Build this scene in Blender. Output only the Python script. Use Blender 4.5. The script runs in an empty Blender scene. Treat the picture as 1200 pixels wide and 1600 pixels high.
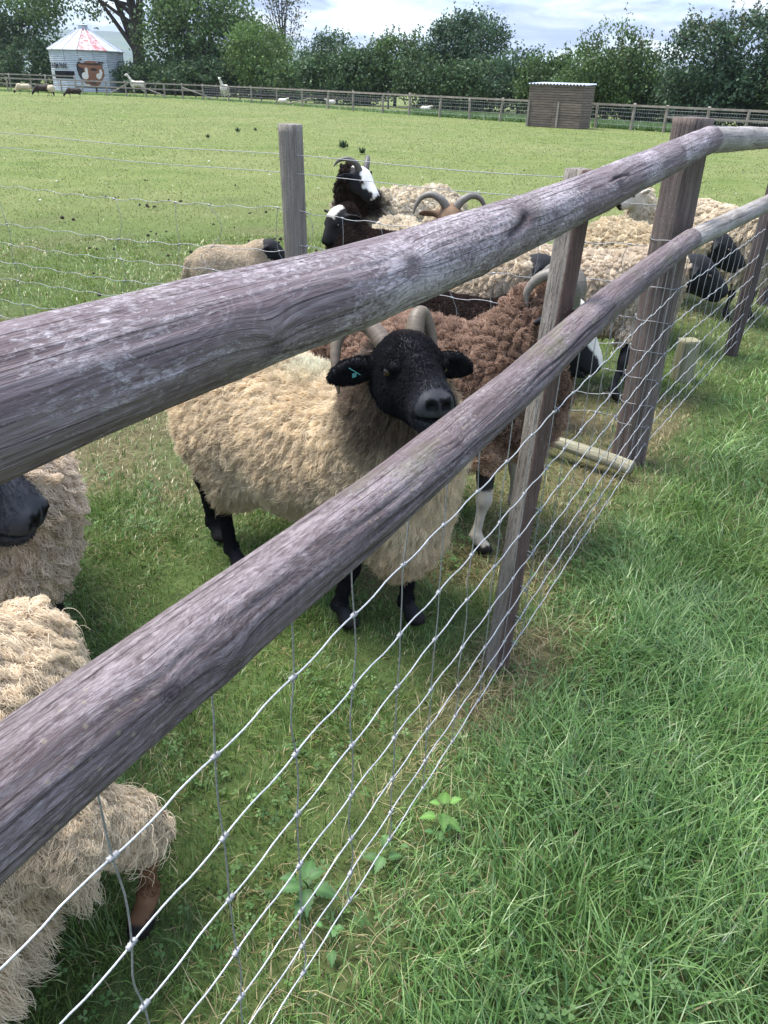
import bpy, math, random
import numpy as np
from mathutils import Vector, Matrix, kdtree

rng = np.random.default_rng(11)
random.seed(5)
scene = bpy.context.scene
COL = scene.collection

# ------------------------------------------------------------------ camera
CAM_H = 1.5
PITCH, ROLL = math.radians(29.1), math.radians(2.0)
cam_d = bpy.data.cameras.new("camera")
cam_d.sensor_fit = 'VERTICAL'
cam_d.sensor_height = 32.0
cam_d.lens = 24.0
cam_d.clip_start = 0.02
cam_d.clip_end = 20000
cam = bpy.data.objects.new("camera", cam_d)
COL.objects.link(cam)
_c, _s = math.cos(PITCH), math.sin(PITCH)
_fw, _up, _rt = Vector((0, _c, -_s)), Vector((0, _s, _c)), Vector((1, 0, 0))
_r2 = _rt * math.cos(ROLL) + _up * math.sin(ROLL)
_u2 = -_rt * math.sin(ROLL) + _up * math.cos(ROLL)
cam.matrix_world = Matrix(((_r2.x, _u2.x, -_fw.x, 0), (_r2.y, _u2.y, -_fw.y, 0), (_r2.z, _u2.z, -_fw.z, CAM_H), (0, 0, 0, 1)))
scene.camera = cam

# ------------------------------------------------------------------ sky, sun, exposure
SUN_DIR = Vector((-0.36, 0.16, 0.90)).normalized()
world = bpy.data.worlds.new("World")
scene.world = world
world.use_nodes = True
wn, wl = world.node_tree.nodes, world.node_tree.links
wn.clear()
def wnode(t, **k):
    n = wn.new(t)
    for a, v in k.items():
        setattr(n, a, v)
    return n
w_out = wnode('ShaderNodeOutputWorld')
w_bg = wnode('ShaderNodeBackground')
w_sky = wnode('ShaderNodeTexSky', sky_type='NISHITA', sun_disc=False)
w_sky.sun_elevation = math.asin(SUN_DIR.z)
w_sky.sun_rotation = math.atan2(SUN_DIR.x, SUN_DIR.y)
w_sky.air_density, w_sky.dust_density = 1.0, 0.3
w_tc = wnode('ShaderNodeTexCoord')
w_sep = wnode('ShaderNodeSeparateXYZ')
wl.new(w_tc.outputs['Generated'], w_sep.inputs[0])
w_zz = wnode('ShaderNodeMath', operation='MAXIMUM'); w_zz.inputs[1].default_value = 0.0
wl.new(w_sep.outputs['Z'], w_zz.inputs[0])
w_za = wnode('ShaderNodeMath', operation='ADD'); w_za.inputs[1].default_value = 0.16
wl.new(w_zz.outputs[0], w_za.inputs[0])
w_dx = wnode('ShaderNodeMath', operation='DIVIDE'); w_dy = wnode('ShaderNodeMath', operation='DIVIDE')
wl.new(w_sep.outputs['X'], w_dx.inputs[0]); wl.new(w_za.outputs[0], w_dx.inputs[1])
wl.new(w_sep.outputs['Y'], w_dy.inputs[0]); wl.new(w_za.outputs[0], w_dy.inputs[1])
w_cmb = wnode('ShaderNodeCombineXYZ')
wl.new(w_dx.outputs[0], w_cmb.inputs[0]); wl.new(w_dy.outputs[0], w_cmb.inputs[1])
w_n = wnode('ShaderNodeTexNoise'); w_n.inputs['Scale'].default_value = 1.25
w_n.inputs['Detail'].default_value = 7; w_n.inputs['Roughness'].default_value = 0.58; w_n.inputs['Distortion'].default_value = 0.35
wl.new(w_cmb.outputs[0], w_n.inputs['Vector'])
w_cov = wnode('ShaderNodeValToRGB')           # cloud cover
w_cov.color_ramp.elements[0].position, w_cov.color_ramp.elements[0].color = 0.34, (0, 0, 0, 1)
w_cov.color_ramp.elements[1].position, w_cov.color_ramp.elements[1].color = 0.50, (1, 1, 1, 1)
wl.new(w_n.outputs['Fac'], w_cov.inputs[0])
w_n2 = wnode('ShaderNodeTexNoise'); w_n2.inputs['Scale'].default_value = 2.1
w_n2.inputs['Detail'].default_value = 6; w_n2.inputs['Roughness'].default_value = 0.55; w_n2.inputs['Distortion'].default_value = 0.5
wl.new(w_cmb.outputs[0], w_n2.inputs['Vector'])
w_cc = wnode('ShaderNodeValToRGB')            # cloud brightness
e = w_cc.color_ramp.elements
e[0].position, e[0].color = 0.41, (0.28, 0.38, 0.60, 1)
e[1].position, e[1].color = 0.69, (1.0, 1.0, 1.0, 1)
e2 = w_cc.color_ramp.elements.new(0.53); e2.color = (0.48, 0.60, 0.83, 1)
wl.new(w_n2.outputs['Fac'], w_cc.inputs[0])
w_sk = wnode('ShaderNodeMix', data_type='RGBA', blend_type='MULTIPLY'); w_sk.inputs['Factor'].default_value = 1
wl.new(w_sky.outputs[0], w_sk.inputs['A']); w_sk.inputs['B'].default_value = (1, 1, 1, 1)
w_cs = wnode('ShaderNodeMix', data_type='RGBA', blend_type='MULTIPLY'); w_cs.inputs['Factor'].default_value = 1
wl.new(w_cc.outputs[0], w_cs.inputs['A']); w_cs.inputs['B'].default_value = (9.2, 9.2, 9.2, 1)
# overcast-style cloud layer, raised overhead to light the ground, held dim near the horizon
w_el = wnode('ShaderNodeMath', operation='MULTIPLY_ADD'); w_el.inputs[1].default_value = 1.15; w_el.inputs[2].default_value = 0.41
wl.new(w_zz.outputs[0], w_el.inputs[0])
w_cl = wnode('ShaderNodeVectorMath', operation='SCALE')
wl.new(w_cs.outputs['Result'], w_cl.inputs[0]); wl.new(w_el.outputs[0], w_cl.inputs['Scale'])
w_mx = wnode('ShaderNodeMix', data_type='RGBA')
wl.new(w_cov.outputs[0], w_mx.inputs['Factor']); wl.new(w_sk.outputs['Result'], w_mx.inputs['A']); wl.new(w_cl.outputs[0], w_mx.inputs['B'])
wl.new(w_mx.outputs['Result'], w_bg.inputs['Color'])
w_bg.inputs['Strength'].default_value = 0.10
wl.new(w_bg.outputs[0], w_out.inputs[0])

sun_d = bpy.data.lights.new("sun", 'SUN')
sun_d.energy = 2.6
sun_d.angle = math.radians(28)
sun_d.color = (1.0, 0.95, 0.86)
sun = bpy.data.objects.new("sun", sun_d)
COL.objects.link(sun)
sun.rotation_mode = 'QUATERNION'
sun.rotation_quaternion = SUN_DIR.to_track_quat('Z', 'Y')
sun.location = SUN_DIR * 50

scene.view_settings.view_transform = 'Standard'
scene.view_settings.look = 'None'
scene.view_settings.exposure = 1.5
scene.view_settings.gamma = 1.0
scene.view_settings.use_curve_mapping = False
scene.render.engine = 'CYCLES'
scene.cycles.max_bounces = 6
scene.cycles.diffuse_bounces = 4
scene.cycles.glossy_bounces = 2
scene.cycles.transmission_bounces = 3
scene.cycles.transparent_max_bounces = 4
scene.cycles.use_denoising = True
try:
    scene.cycles.denoiser = 'OPENIMAGEDENOISE'
    scene.cycles.denoising_prefilter = 'ACCURATE'
except Exception:
    pass
scene.cycles_curves.shape = 'RIBBONS'
scene.cycles_curves.subdivisions = 2

# ------------------------------------------------------------------ numpy helpers
def _hash(ix, iy, iz, seed):
    h = (ix.astype(np.int64) * 374761393 + iy.astype(np.int64) * 668265263 + iz.astype(np.int64) * 2147483647 + seed * 1274126177) & 0xffffffff
    h = ((h ^ (h >> 13)) * 1274126177) & 0xffffffff
    h = ((h ^ (h >> 16)) * 2246822519) & 0xffffffff
    return ((h ^ (h >> 15)) & 0xffffff) / float(0xffffff)
def vnoise(p, seed=0):
    """value noise of an (n,3) array, result 0..1"""
    p = np.asarray(p, float)
    i = np.floor(p).astype(np.int64); f = p - i
    f = f * f * (3 - 2 * f)
    r = 0
    for dx in (0, 1):
        wx = f[:, 0] if dx else 1 - f[:, 0]
        for dy in (0, 1):
            wy = f[:, 1] if dy else 1 - f[:, 1]
            for dz in (0, 1):
                wz = f[:, 2] if dz else 1 - f[:, 2]
                r = r + wx * wy * wz * _hash(i[:, 0] + dx, i[:, 1] + dy, i[:, 2] + dz, seed)
    return r
def fbm(p, seed=0, oct=3):
    r, a, t = 0, 1.0, 0
    p = np.asarray(p, float)
    for o in range(oct):
        r = r + a * vnoise(p * (2 ** o), seed + o * 17); t += a; a *= 0.5
    return r / t
def n2(x, y, sc, seed=0, oct=3):
    return fbm(np.stack([x * sc, y * sc, np.zeros_like(x)], 1), seed, oct)
def unit(v):
    v = np.asarray(v, float)
    return v / (np.linalg.norm(v, axis=-1, keepdims=True) + 1e-12)
def sstep(a, b, x):
    t = np.clip((x - a) / (b - a), 0, 1)
    return t * t * (3 - 2 * t)

def mesh_np(name, V, faces, smooth=True):
    """faces: (n,k) int array or list of such arrays"""
    me = bpy.data.meshes.new(name)
    V = np.asarray(V, np.float32)
    fl = faces if isinstance(faces, list) else [faces]
    fl = [np.asarray(f, np.int32) for f in fl if len(f)]
    me.vertices.add(len(V)); me.vertices.foreach_set('co', V.ravel())
    nl = sum(f.size for f in fl); npoly = sum(len(f) for f in fl)
    me.loops.add(nl); me.polygons.add(npoly)
    me.loops.foreach_set('vertex_index', np.concatenate([f.ravel() for f in fl]))
    st, c = [], 0
    for f in fl:
        st.append(c + np.arange(len(f)) * f.shape[1]); c += f.size
    me.polygons.foreach_set('loop_start', np.concatenate(st).astype(np.int32))
    me.polygons.foreach_set('use_smooth', np.full(npoly, smooth))
    me.update(calc_edges=True)
    return me
def set_col(me, col, name='col'):
    a = me.attributes.new(name, 'FLOAT_COLOR', 'POINT')
    c = np.ones((len(me.vertices), 4), np.float32); c[:, :3] = col
    a.data.foreach_set('color', c.ravel())
def obj(name, me, material=None, parent=None, loc=None, kind=None):
    o = bpy.data.objects.new(name, me)
    COL.objects.link(o)
    if material is not None and me is not None and not len(me.materials):
        me.materials.append(material)
    if loc is not None:
        o.location = loc
    if parent is not None:
        o.parent = parent
    if kind:
        o['kind'] = kind
    return o
def thing(name, label, cat, loc=(0, 0, 0), group=None):
    o = bpy.data.objects.new(name, None)
    COL.objects.link(o)
    o.location = loc
    o.empty_display_size = 0.1
    o['label'] = label; o['category'] = cat
    if group:
        o['group'] = group
    return o
def tag(o, label, cat, group=None):
    o['label'] = label; o['category'] = cat
    if group:
        o['group'] = group
    return o

class MB:
    """collects shapes into one mesh"""
    def __init__(s):
        s.V, s.Q, s.T, s.n = [], [], [], 0
    def add(s, V, Q=(), T=()):
        V = np.asarray(V, float)
        s.V.append(V)
        if len(Q): s.Q.append(np.asarray(Q, int) + s.n)
        if len(T): s.T.append(np.asarray(T, int) + s.n)
        s.n += len(V)
        return s
    def box(s, c, size, rot=None):
        h = np.asarray(size, float) / 2
        V = np.array([[x, y, z] for x in (-1, 1) for y in (-1, 1) for z in (-1, 1)], float) * h
        if rot is not None:
            V = V @ np.asarray(rot, float).T
        return s.add(V + np.asarray(c, float), [[0, 1, 3, 2], [4, 6, 7, 5], [0, 4, 5, 1], [2, 3, 7, 6], [0, 2, 6, 4], [1, 5, 7, 3]])
    def tube(s, P, R, seg=8, cap=True):
        P = np.asarray(P, float); n = len(P)
        R = np.broadcast_to(np.asarray(R, float), (n,))
        T = unit(np.gradient(P, axis=0))
        a = np.array([0, 0, 1.0]) if abs(T[0][2]) < .9 else np.array([1.0, 0, 0])
        N = np.zeros_like(P); v = unit(np.cross(T[0], a)); N[0] = v
        for i in range(1, n):
            v = v - T[i] * v.dot(T[i]); v = v / (np.linalg.norm(v) + 1e-12); N[i] = v
        B = np.cross(T, N)
        th = np.arange(seg) * 2 * np.pi / seg
        V = P[:, None] + R[:, None, None] * (np.cos(th)[None, :, None] * N[:, None] + np.sin(th)[None, :, None] * B[:, None])
        i = np.arange(n - 1)[:, None] * seg; j = np.arange(seg)[None]; k = (j + 1) % seg
        Q = np.stack([i + j, i + k, i + seg + k, i + seg + j], -1).reshape(-1, 4)
        T_ = []
        V = V.reshape(-1, 3)
        if cap:
            V = np.concatenate([V, P[:1], P[-1:]])
            m = n * seg; jj = np.arange(seg); kk = (jj + 1) % seg
            T_ = np.concatenate([np.stack([np.full(seg, m), kk, jj], 1), np.stack([np.full(seg, m + 1), (n - 1) * seg + jj, (n - 1) * seg + kk], 1)])
        return s.add(V, Q, T_)
    def mesh(s, name, smooth=False):
        f = []
        if s.Q: f.append(np.concatenate(s.Q))
        if s.T: f.append(np.concatenate(s.T))
        return mesh_np(name, np.concatenate(s.V), f, smooth)
def catmull(P, m):
    P = np.asarray(P, float); n = len(P)
    Q = np.vstack([2 * P[0] - P[1], P, 2 * P[-1] - P[-2]])
    t = np.linspace(0, n - 1 - 1e-9, m); i = t.astype(int); f = (t - i)[:, None]
    a, b, c, d = Q[i], Q[i + 1], Q[i + 2], Q[i + 3]
    return 0.5 * ((2 * b) + (-a + c) * f + (2 * a - 5 * b + 4 * c - d) * f ** 2 + (-a + 3 * b - 3 * c + d) * f ** 3)

# ------------------------------------------------------------------ materials
class NT:
    def __init__(s, name):
        s.m = bpy.data.materials.new(name); s.m.use_nodes = True
        s.n, s.l = s.m.node_tree.nodes, s.m.node_tree.links
        s.b = s.n['Principled BSDF']
    def node(s, t, **k):
        n = s.n.new(t)
        for a, v in k.items():
            setattr(n, a, v)
        return n
    def set(s, sock, v):
        if hasattr(v, 'default_value') or isinstance(v, bpy.types.NodeSocket):
            s.l.new(v, sock)
        else:
            sock.default_value = (*v, 1) if isinstance(v, tuple) and len(v) == 3 and sock.type == 'RGBA' else v
    def noise(s, vec, scale, detail=4, rough=.55, dist=0):
        n = s.node('ShaderNodeTexNoise')
        n.inputs['Scale'].default_value = scale; n.inputs['Detail'].default_value = detail
        n.inputs['Roughness'].default_value = rough; n.inputs['Distortion'].default_value = dist
        if vec is not None: s.l.new(vec, n.inputs['Vector'])
        return n.outputs['Fac']
    def map(s, vec, scale=(1, 1, 1), loc=(0, 0, 0)):
        n = s.node('ShaderNodeMapping'); n.inputs['Scale'].default_value = scale; n.inputs['Location'].default_value = loc
        s.l.new(vec, n.inputs[0]); return n.outputs[0]
    def obj(s):
        return s.node('ShaderNodeTexCoord').outputs['Object']
    def attr(s, name, out='Color'):
        n = s.node('ShaderNodeAttribute'); n.attribute_name = name; return n.outputs[out]
    def ramp(s, f, stops):
        n = s.node('ShaderNodeValToRGB'); el = n.color_ramp.elements
        while len(el) < len(stops): el.new(0.5)
        for e, (p, c) in zip(el, stops):
            e.position = p; e.color = (c, c, c, 1) if isinstance(c, (int, float)) else (*c, 1)
        s.l.new(f, n.inputs[0]); return n.outputs[0]
    def mix(s, f, a, b, mode='MIX'):
        n = s.node('ShaderNodeMix', data_type='RGBA', blend_type=mode)
        s.set(n.inputs['Factor'], f); s.set(n.inputs['A'], a); s.set(n.inputs['B'], b); return n.outputs['Result']
    def math(s, op, a, b=0.0):
        n = s.node('ShaderNodeMath', operation=op); s.set(n.inputs[0], a); s.set(n.inputs[1], b); return n.outputs[0]
    def bump(s, h, strength=.5, dist=.01):
        n = s.node('ShaderNodeBump'); n.inputs['Strength'].default_value = strength; n.inputs['Distance'].default_value = dist
        s.l.new(h, n.inputs['Height']); s.l.new(n.outputs[0], s.b.inputs['Normal'])
    def fin(s, color=None, rough=.8, spec=.3, **k):
        if color is not None: s.set(s.b.inputs['Base Color'], color)
        s.set(s.b.inputs['Roughness'], rough); s.b.inputs['Specular IOR Level'].default_value = spec
        for a, v in k.items(): s.set(s.b.inputs[a.replace('_', ' ')], v)
        return s.m

def m_plain(name, c, rough=.8, spec=.3, var=.25, sc=20, **k):
    t = NT(name)
    f = t.noise(t.obj(), sc, 4)
    lo = tuple(x * (1 - var) for x in c); hi = tuple(min(1, x * (1 + var)) for x in c)
    return t.fin(t.ramp(f, [(.3, lo), (.7, hi)]), rough, spec, **k)
def m_leaf(name, trans=.35, rough=.55, spec=.3):
    """diffuse + translucent, colour from attribute"""
    t = NT(name)
    c = t.attr('col')
    t.fin(c, rough, spec)
    tr = t.node('ShaderNodeBsdfTranslucent'); t.l.new(c, tr.inputs[0])
    mx = t.node('ShaderNodeMixShader'); mx.inputs[0].default_value = trans
    t.l.new(t.b.outputs[0], mx.inputs[1]); t.l.new(tr.outputs[0], mx.inputs[2])
    t.l.new(mx.outputs[0], t.n['Material Output'].inputs[0])
    return t.m
def m_wood(name, dark, mid, pale, axis='x', pale_amt=.5, green=.0, attr=True, fl=(95, 230), red=False):
    t = NT(name)
    if attr:
        gc = t.attr('gc', 'Vector')
    else:
        o = t.obj()
        if axis == 'z':
            sp = t.node('ShaderNodeSeparateXYZ'); t.l.new(o, sp.inputs[0])
            cb = t.node('ShaderNodeCombineXYZ'); t.l.new(sp.outputs[2], cb.inputs[0]); t.l.new(sp.outputs[0], cb.inputs[1]); t.l.new(sp.outputs[1], cb.inputs[2])
            gc = cb.outputs[0]
        else:
            gc = o
    grain = t.noise(t.map(gc, (4, 150, 150)), 1, 5, .62, .12)
    fine = t.noise(t.map(gc, (30, 420, 420)), 1, 3, .6)
    blot = t.noise(t.map(gc, (4, 16, 16)), 1, 5, .6, .4)
    # contour-like swirls where the pole was peeled
    sw = t.noise(t.map(gc, (5.5, 17, 17)), 1, 2, .5, .6)
    swl = t.math('SINE', t.math('MULTIPLY', sw, 120))
    swl = t.math('MULTIPLY', t.math('ADD', swl, 1), .5)
    c = t.ramp(grain, [(.25, dark), (.5, mid), (.78, tuple(.6 * a + .4 * b for a, b in zip(mid, pale)))])
    c = t.mix(t.math('MULTIPLY', t.ramp(swl, [(.45, 0.), (1., 1.)]), .13 if attr else .06), c, pale)
    flake = t.noise(t.map(gc, (fl[0], fl[1], fl[1]), (3, 1, 7)), 1, 5, .72, .5)
    fm = t.ramp(t.math('ADD', t.math('MULTIPLY', blot, .70), t.math('MULTIPLY', flake, .75)), [(.70, 0.), (.86, 1.)])
    c = t.mix(t.math('MULTIPLY', fm, pale_amt), c, tuple(min(1, x * 1.25) for x in pale))
    dk = t.noise(t.map(gc, (3, 11, 11), (9, 4, 2)), 1, 4, .6, .6)
    c = t.mix(t.math('MULTIPLY', t.ramp(dk, [(.54, 0.), (.74, 1.)]), .45), c, dark)
    chk = t.noise(t.map(gc, (3.2, 330, 330), (2, 8, 1)), 1, 4, .55, .25)
    chm = t.ramp(chk, [(.60, 0.), (.66, 1.)])
    c = t.mix(t.math('MULTIPLY', chm, .62), c, tuple(x * .45 for x in dark))
    if green > 0:
        gr = t.noise(t.map(gc, (6, 14, 14), (1, 5, 2)), 1, 4, .6, .3)
        c = t.mix(t.math('MULTIPLY', t.ramp(gr, [(.55, 0.), (.68, 1.)]), green), c, (.15, .16, .07))
    if red:                          # heartwood face of the split post
        dp = t.node('ShaderNodeVectorMath', operation='DOT_PRODUCT'); t.l.new(t.obj(), dp.inputs[0]); dp.inputs[1].default_value = (.574, -.819, .0521)
        c = t.mix(t.math('MULTIPLY', t.ramp(t.math('MULTIPLY', dp.outputs['Value'], 10), [(.19, 0.), (.24, 1.)]), .85), c, t.mix(grain, (.035, .018, .015), (.145, .085, .070)))
    vo = t.node('ShaderNodeTexVoronoi'); vo.inputs['Scale'].default_value = 75; t.l.new(gc, vo.inputs['Vector'])
    sel = t.ramp(t.noise(t.map(gc, (5, 5, 5), (4, 4, 4)), 1, 1), [(.58, 0.), (.62, 1.)])
    sp_ = t.math('MULTIPLY', t.ramp(vo.outputs['Distance'], [(.10, 1.), (.22, 0.)]), sel)
    c = t.mix(t.math('MULTIPLY', sp_, .42), c, (.36, .31, .20))
    if attr:
        kn = t.attr('knot', 'Fac')
        ring = t.math('MULTIPLY', t.math('ADD', t.math('SINE', t.math('MULTIPLY', kn, 1500)), 1), .5)
        kc = t.mix(ring, dark, mid)
        km = t.ramp(kn, [(.006, 1.), (.018, 0.)])
        c = t.mix(t.math('MULTIPLY', km, .7), c, kc)
        c = t.mix(t.math('MULTIPLY', t.attr('crack', 'Fac'), .85), c, (.018, .013, .012))
    h = t.math('ADD', t.math('MULTIPLY', grain, .7), t.math('ADD', t.math('MULTIPLY', fine, .35), t.math('ADD', t.math('MULTIPLY', fm, .25), t.math('MULTIPLY', swl, .06))))
    t.bump(t.math('SUBTRACT', h, t.math('MULTIPLY', chm, .5)), .85, .004)
    return t.fin(c, .76, .22)

M = {}
M['rail'] = m_wood('weathered_rail', (.057, .040, .042), (.142, .105, .109), (.380, .337, .352), pale_amt=.74, green=.12)
M['rail2'] = m_wood('weathered_lower_rail', (.047, .033, .034), (.124, .092, .094), (.335, .292, .304), pale_amt=.42, green=.30, fl=(60, 240))
M['rail3'] = m_wood('pale_weathered_rail', (.10, .082, .075), (.24, .21, .19), (.46, .43, .41), pale_amt=.5, green=.10)
M['post'] = m_wood('grey_post', (.075, .060, .052), (.20, .175, .15), (.36, .33, .29), axis='z', pale_amt=.25, green=.12, attr=False)
M['post_two'] = m_wood('two_tone_post', (.075, .060, .052), (.20, .175, .15), (.36, .33, .29), axis='z', pale_amt=.25, green=.12, attr=False, red=True)
M['post_red'] = m_wood('red_brown_post', (.045, .033, .029), (.130, .100, .088), (.26, .215, .19), axis='z', pale_amt=.2, green=.1, attr=False)
M['post_dark'] = m_wood('dark_post', (.035, .025, .024), (.085, .062, .058), (.18, .15, .145), axis='z', pale_amt=.15, green=.1, attr=False)
M['stake'] = m_wood('greenish_stake', (.13, .12, .07), (.26, .245, .15), (.38, .36, .26), axis='z', pale_amt=.2, green=.3, attr=False)
M['far_wood'] = m_plain('far_fence_wood', (.26, .225, .19), .85, .2, .3, 3)
M['far_dark'] = m_plain('far_dark_wood', (.06, .05, .045), .85, .2, .3, 3)
def m_wire():
    t = NT('galvanised_wire')
    f = t.noise(t.obj(), 260, 4)
    return t.fin(t.ramp(f, [(.3, (.36, .36, .375)), (.7, (.60, .60, .61))]), .42, .5, Metallic=.55)
M['wire'] = m_wire()
def m_wire2():
    t = NT('weathered_wire')
    f = t.noise(t.obj(), 160, 4)
    return t.fin(t.ramp(f, [(.3, (.20, .20, .205)), (.7, (.38, .38, .385))]), .5, .4, Metallic=.4)
M['stay'] = m_wire2()
M['leaf'] = m_leaf('leaf', .30)
M['blade'] = m_leaf('grass_blade', .30, .34, .55)
def m_wool(name):
    t = NT(name); c = t.attr('col')
    t.fin(c, .9, .12)
    tr = t.node('ShaderNodeBsdfTranslucent'); t.l.new(c, tr.inputs[0])
    mx = t.node('ShaderNodeMixShader'); mx.inputs[0].default_value = .28
    t.l.new(t.b.outputs[0], mx.inputs[1]); t.l.new(tr.outputs[0], mx.inputs[2])
    t.l.new(mx.outputs[0], t.n['Material Output'].inputs[0])
    return t.m
M['wool'] = m_wool('wool_fibre')
def m_skin():
    t = NT('sheep_coat'); c = t.attr('col')
    f = t.noise(t.map(t.obj(), (320, 320, 130)), 1, 4, .6)
    t.bump(f, .30, .003)
    return t.fin(t.mix(.18, c, t.mix(f, (.0, .0, .0), c), 'MIX'), .68, .18)
M['skin'] = m_skin()
def m_horn(name, c0, c1):
    t = NT(name); a = t.attr('rid', 'Fac')
    f = t.noise(t.obj(), 60, 4)
    c = t.mix(f, c0, c1)
    c = t.mix(t.math('MULTIPLY', a, .5), c, tuple(x * .45 for x in c0))
    return t.fin(c, .5, .4)
M['horn'] = m_horn('tan_horn', (.095, .072, .050), (.20, .155, .11))
M['horn_grey'] = m_horn('grey_horn', (.12, .105, .088), (.25, .22, .185))
M['horn_dark'] = m_horn('dark_horn', (.06, .055, .05), (.14, .125, .11))
M['eye'] = m_plain('eye_amber', (.030, .018, .008), .12, .6, .5, 90)
M['pupil'] = m_plain('eye_pupil', (.004, .004, .004), .1, .6, .1)
M['tag_teal'] = m_plain('teal_tag', (.07, .25, .23), .45, .4, .15)
M['tag_yellow'] = m_plain('yellow_tag', (.55, .36, .08), .45, .4, .15)
# ------------------------------------------------------------------ places measured from the fence
P2 = np.array([.374, 1.753, 0.]); FD = np.array([.4693, .8831, 0.]); FN = np.array([.8831, -.4693, 0.])
def fpt(s, off=0., z=0.):
    return P2 + FD * s + FN * off + np.array([0, 0, z])
LEG2_A, LEG2_B = np.array([1.19, 3.20, 0.]), np.array([2.34, 5.0, 0.])
E2 = unit(LEG2_B - LEG2_A); N2 = np.array([E2[1], -E2[0], 0.])
def fence_off(x, y):
    """signed distance to the roadside fence, positive on the verge side"""
    a = (x - P2[0]) * FN[0] + (y - P2[1]) * FN[1]
    b = (x - LEG2_A[0]) * N2[0] + (y - LEG2_A[1]) * N2[1]
    return np.where(y < 3.2, a, b)

# ------------------------------------------------------------------ ground
def ground_h(x, y):
    r = np.hypot(x, y)
    fade = np.clip(1 - r / 40, 0, 1)
    return (n2(x, y, 1.3, 3) - .5) * .035 * fade - .012
def dry_mask(x, y):
    """0 lush .. 1 dry straw or bare earth"""
    o = fence_off(x, y)
    r = np.hypot(x, y)
    band = np.exp(-((o - .0) / .14) ** 2) * sstep(-.9, .2, y - .6) * (1 - .7 * sstep(2.9, 3.6, y))
    nz = n2(x, y, 2.2, 21, 4)
    m = band * (.10 + .9 * sstep(.42, .66, nz))
    ins = (o < 0) * sstep(.50, .72, n2(x, y, 1.7, 33, 4)) * .75
    spot = np.exp(-(((x - 1.0) / .30) ** 2 + ((y - 3.75) / .35) ** 2)) * 1.1       # trampled earth behind the strainer
    spot2 = np.exp(-(((x + .95) / .5) ** 2 + ((y - 4.5) / .25) ** 2)) * .8
    return np.clip(np.maximum(np.maximum(m, ins * np.clip(1.3 - r / 12, 0, 1)), np.maximum(spot, spot2)), 0, 1)
def make_ground():
    t = np.linspace(-1, 1, 301)
    g = np.sinh(t * 9.3)
    g = g / np.abs(g).max() * 6500
    X, Y = np.meshgrid(g + .2, g + 2.2, indexing='ij')
    x, y = X.ravel(), Y.ravel()
    z = ground_h(x, y)
    V = np.stack([x, y, z], 1)
    n = len(t)
    i, j = np.meshgrid(np.arange(n - 1), np.arange(n - 1), indexing='ij')
    a = (i * n + j).ravel()
    me = mesh_np('ground', V, np.stack([a, a + n, a + n + 1, a + 1], 1))
    d = dry_mask(x, y)
    me.attributes.new('dry', 'FLOAT', 'POINT').data.foreach_set('value', d.astype(np.float32))
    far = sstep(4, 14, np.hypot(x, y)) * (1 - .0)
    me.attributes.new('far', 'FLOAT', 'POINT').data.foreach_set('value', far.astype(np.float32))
    t_ = NT('field_ground')
    o = t_.obj()
    big = t_.noise(o, .11, 5, .6, .4); midn = t_.noise(o, 1.1, 5, .6); fine = t_.noise(o, 16, 5, .7); blade = t_.noise(t_.map(o, (1, 1, 1)), 90, 3, .7)
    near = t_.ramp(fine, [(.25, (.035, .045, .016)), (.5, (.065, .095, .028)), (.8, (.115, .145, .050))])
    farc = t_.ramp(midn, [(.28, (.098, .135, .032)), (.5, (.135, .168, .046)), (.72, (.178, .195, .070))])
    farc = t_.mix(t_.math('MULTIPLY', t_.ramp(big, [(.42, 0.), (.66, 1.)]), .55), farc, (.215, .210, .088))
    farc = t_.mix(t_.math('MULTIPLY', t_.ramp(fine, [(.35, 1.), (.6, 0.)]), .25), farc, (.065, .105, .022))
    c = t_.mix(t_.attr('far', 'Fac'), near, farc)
    soil = t_.ramp(fine, [(.3, (.065, .045, .026)), (.6, (.15, .115, .065)), (.85, (.27, .22, .125))])
    dm = t_.math('MULTIPLY', t_.attr('dry', 'Fac'), t_.ramp(midn, [(.3, .55), (.6, 1.)]))
    c = t_.mix(dm, c, soil)
    t_.bump(t_.math('ADD', fine, t_.math('MULTIPLY', blade, .5)), .8, .03)
    t_.fin(c, .9, .15)
    me.materials.append(t_.m)
    o_ = obj('ground', me, kind='structure')
    o_['label'] = 'grazed green paddock and verge ground'
    return o_
make_ground()

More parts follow.
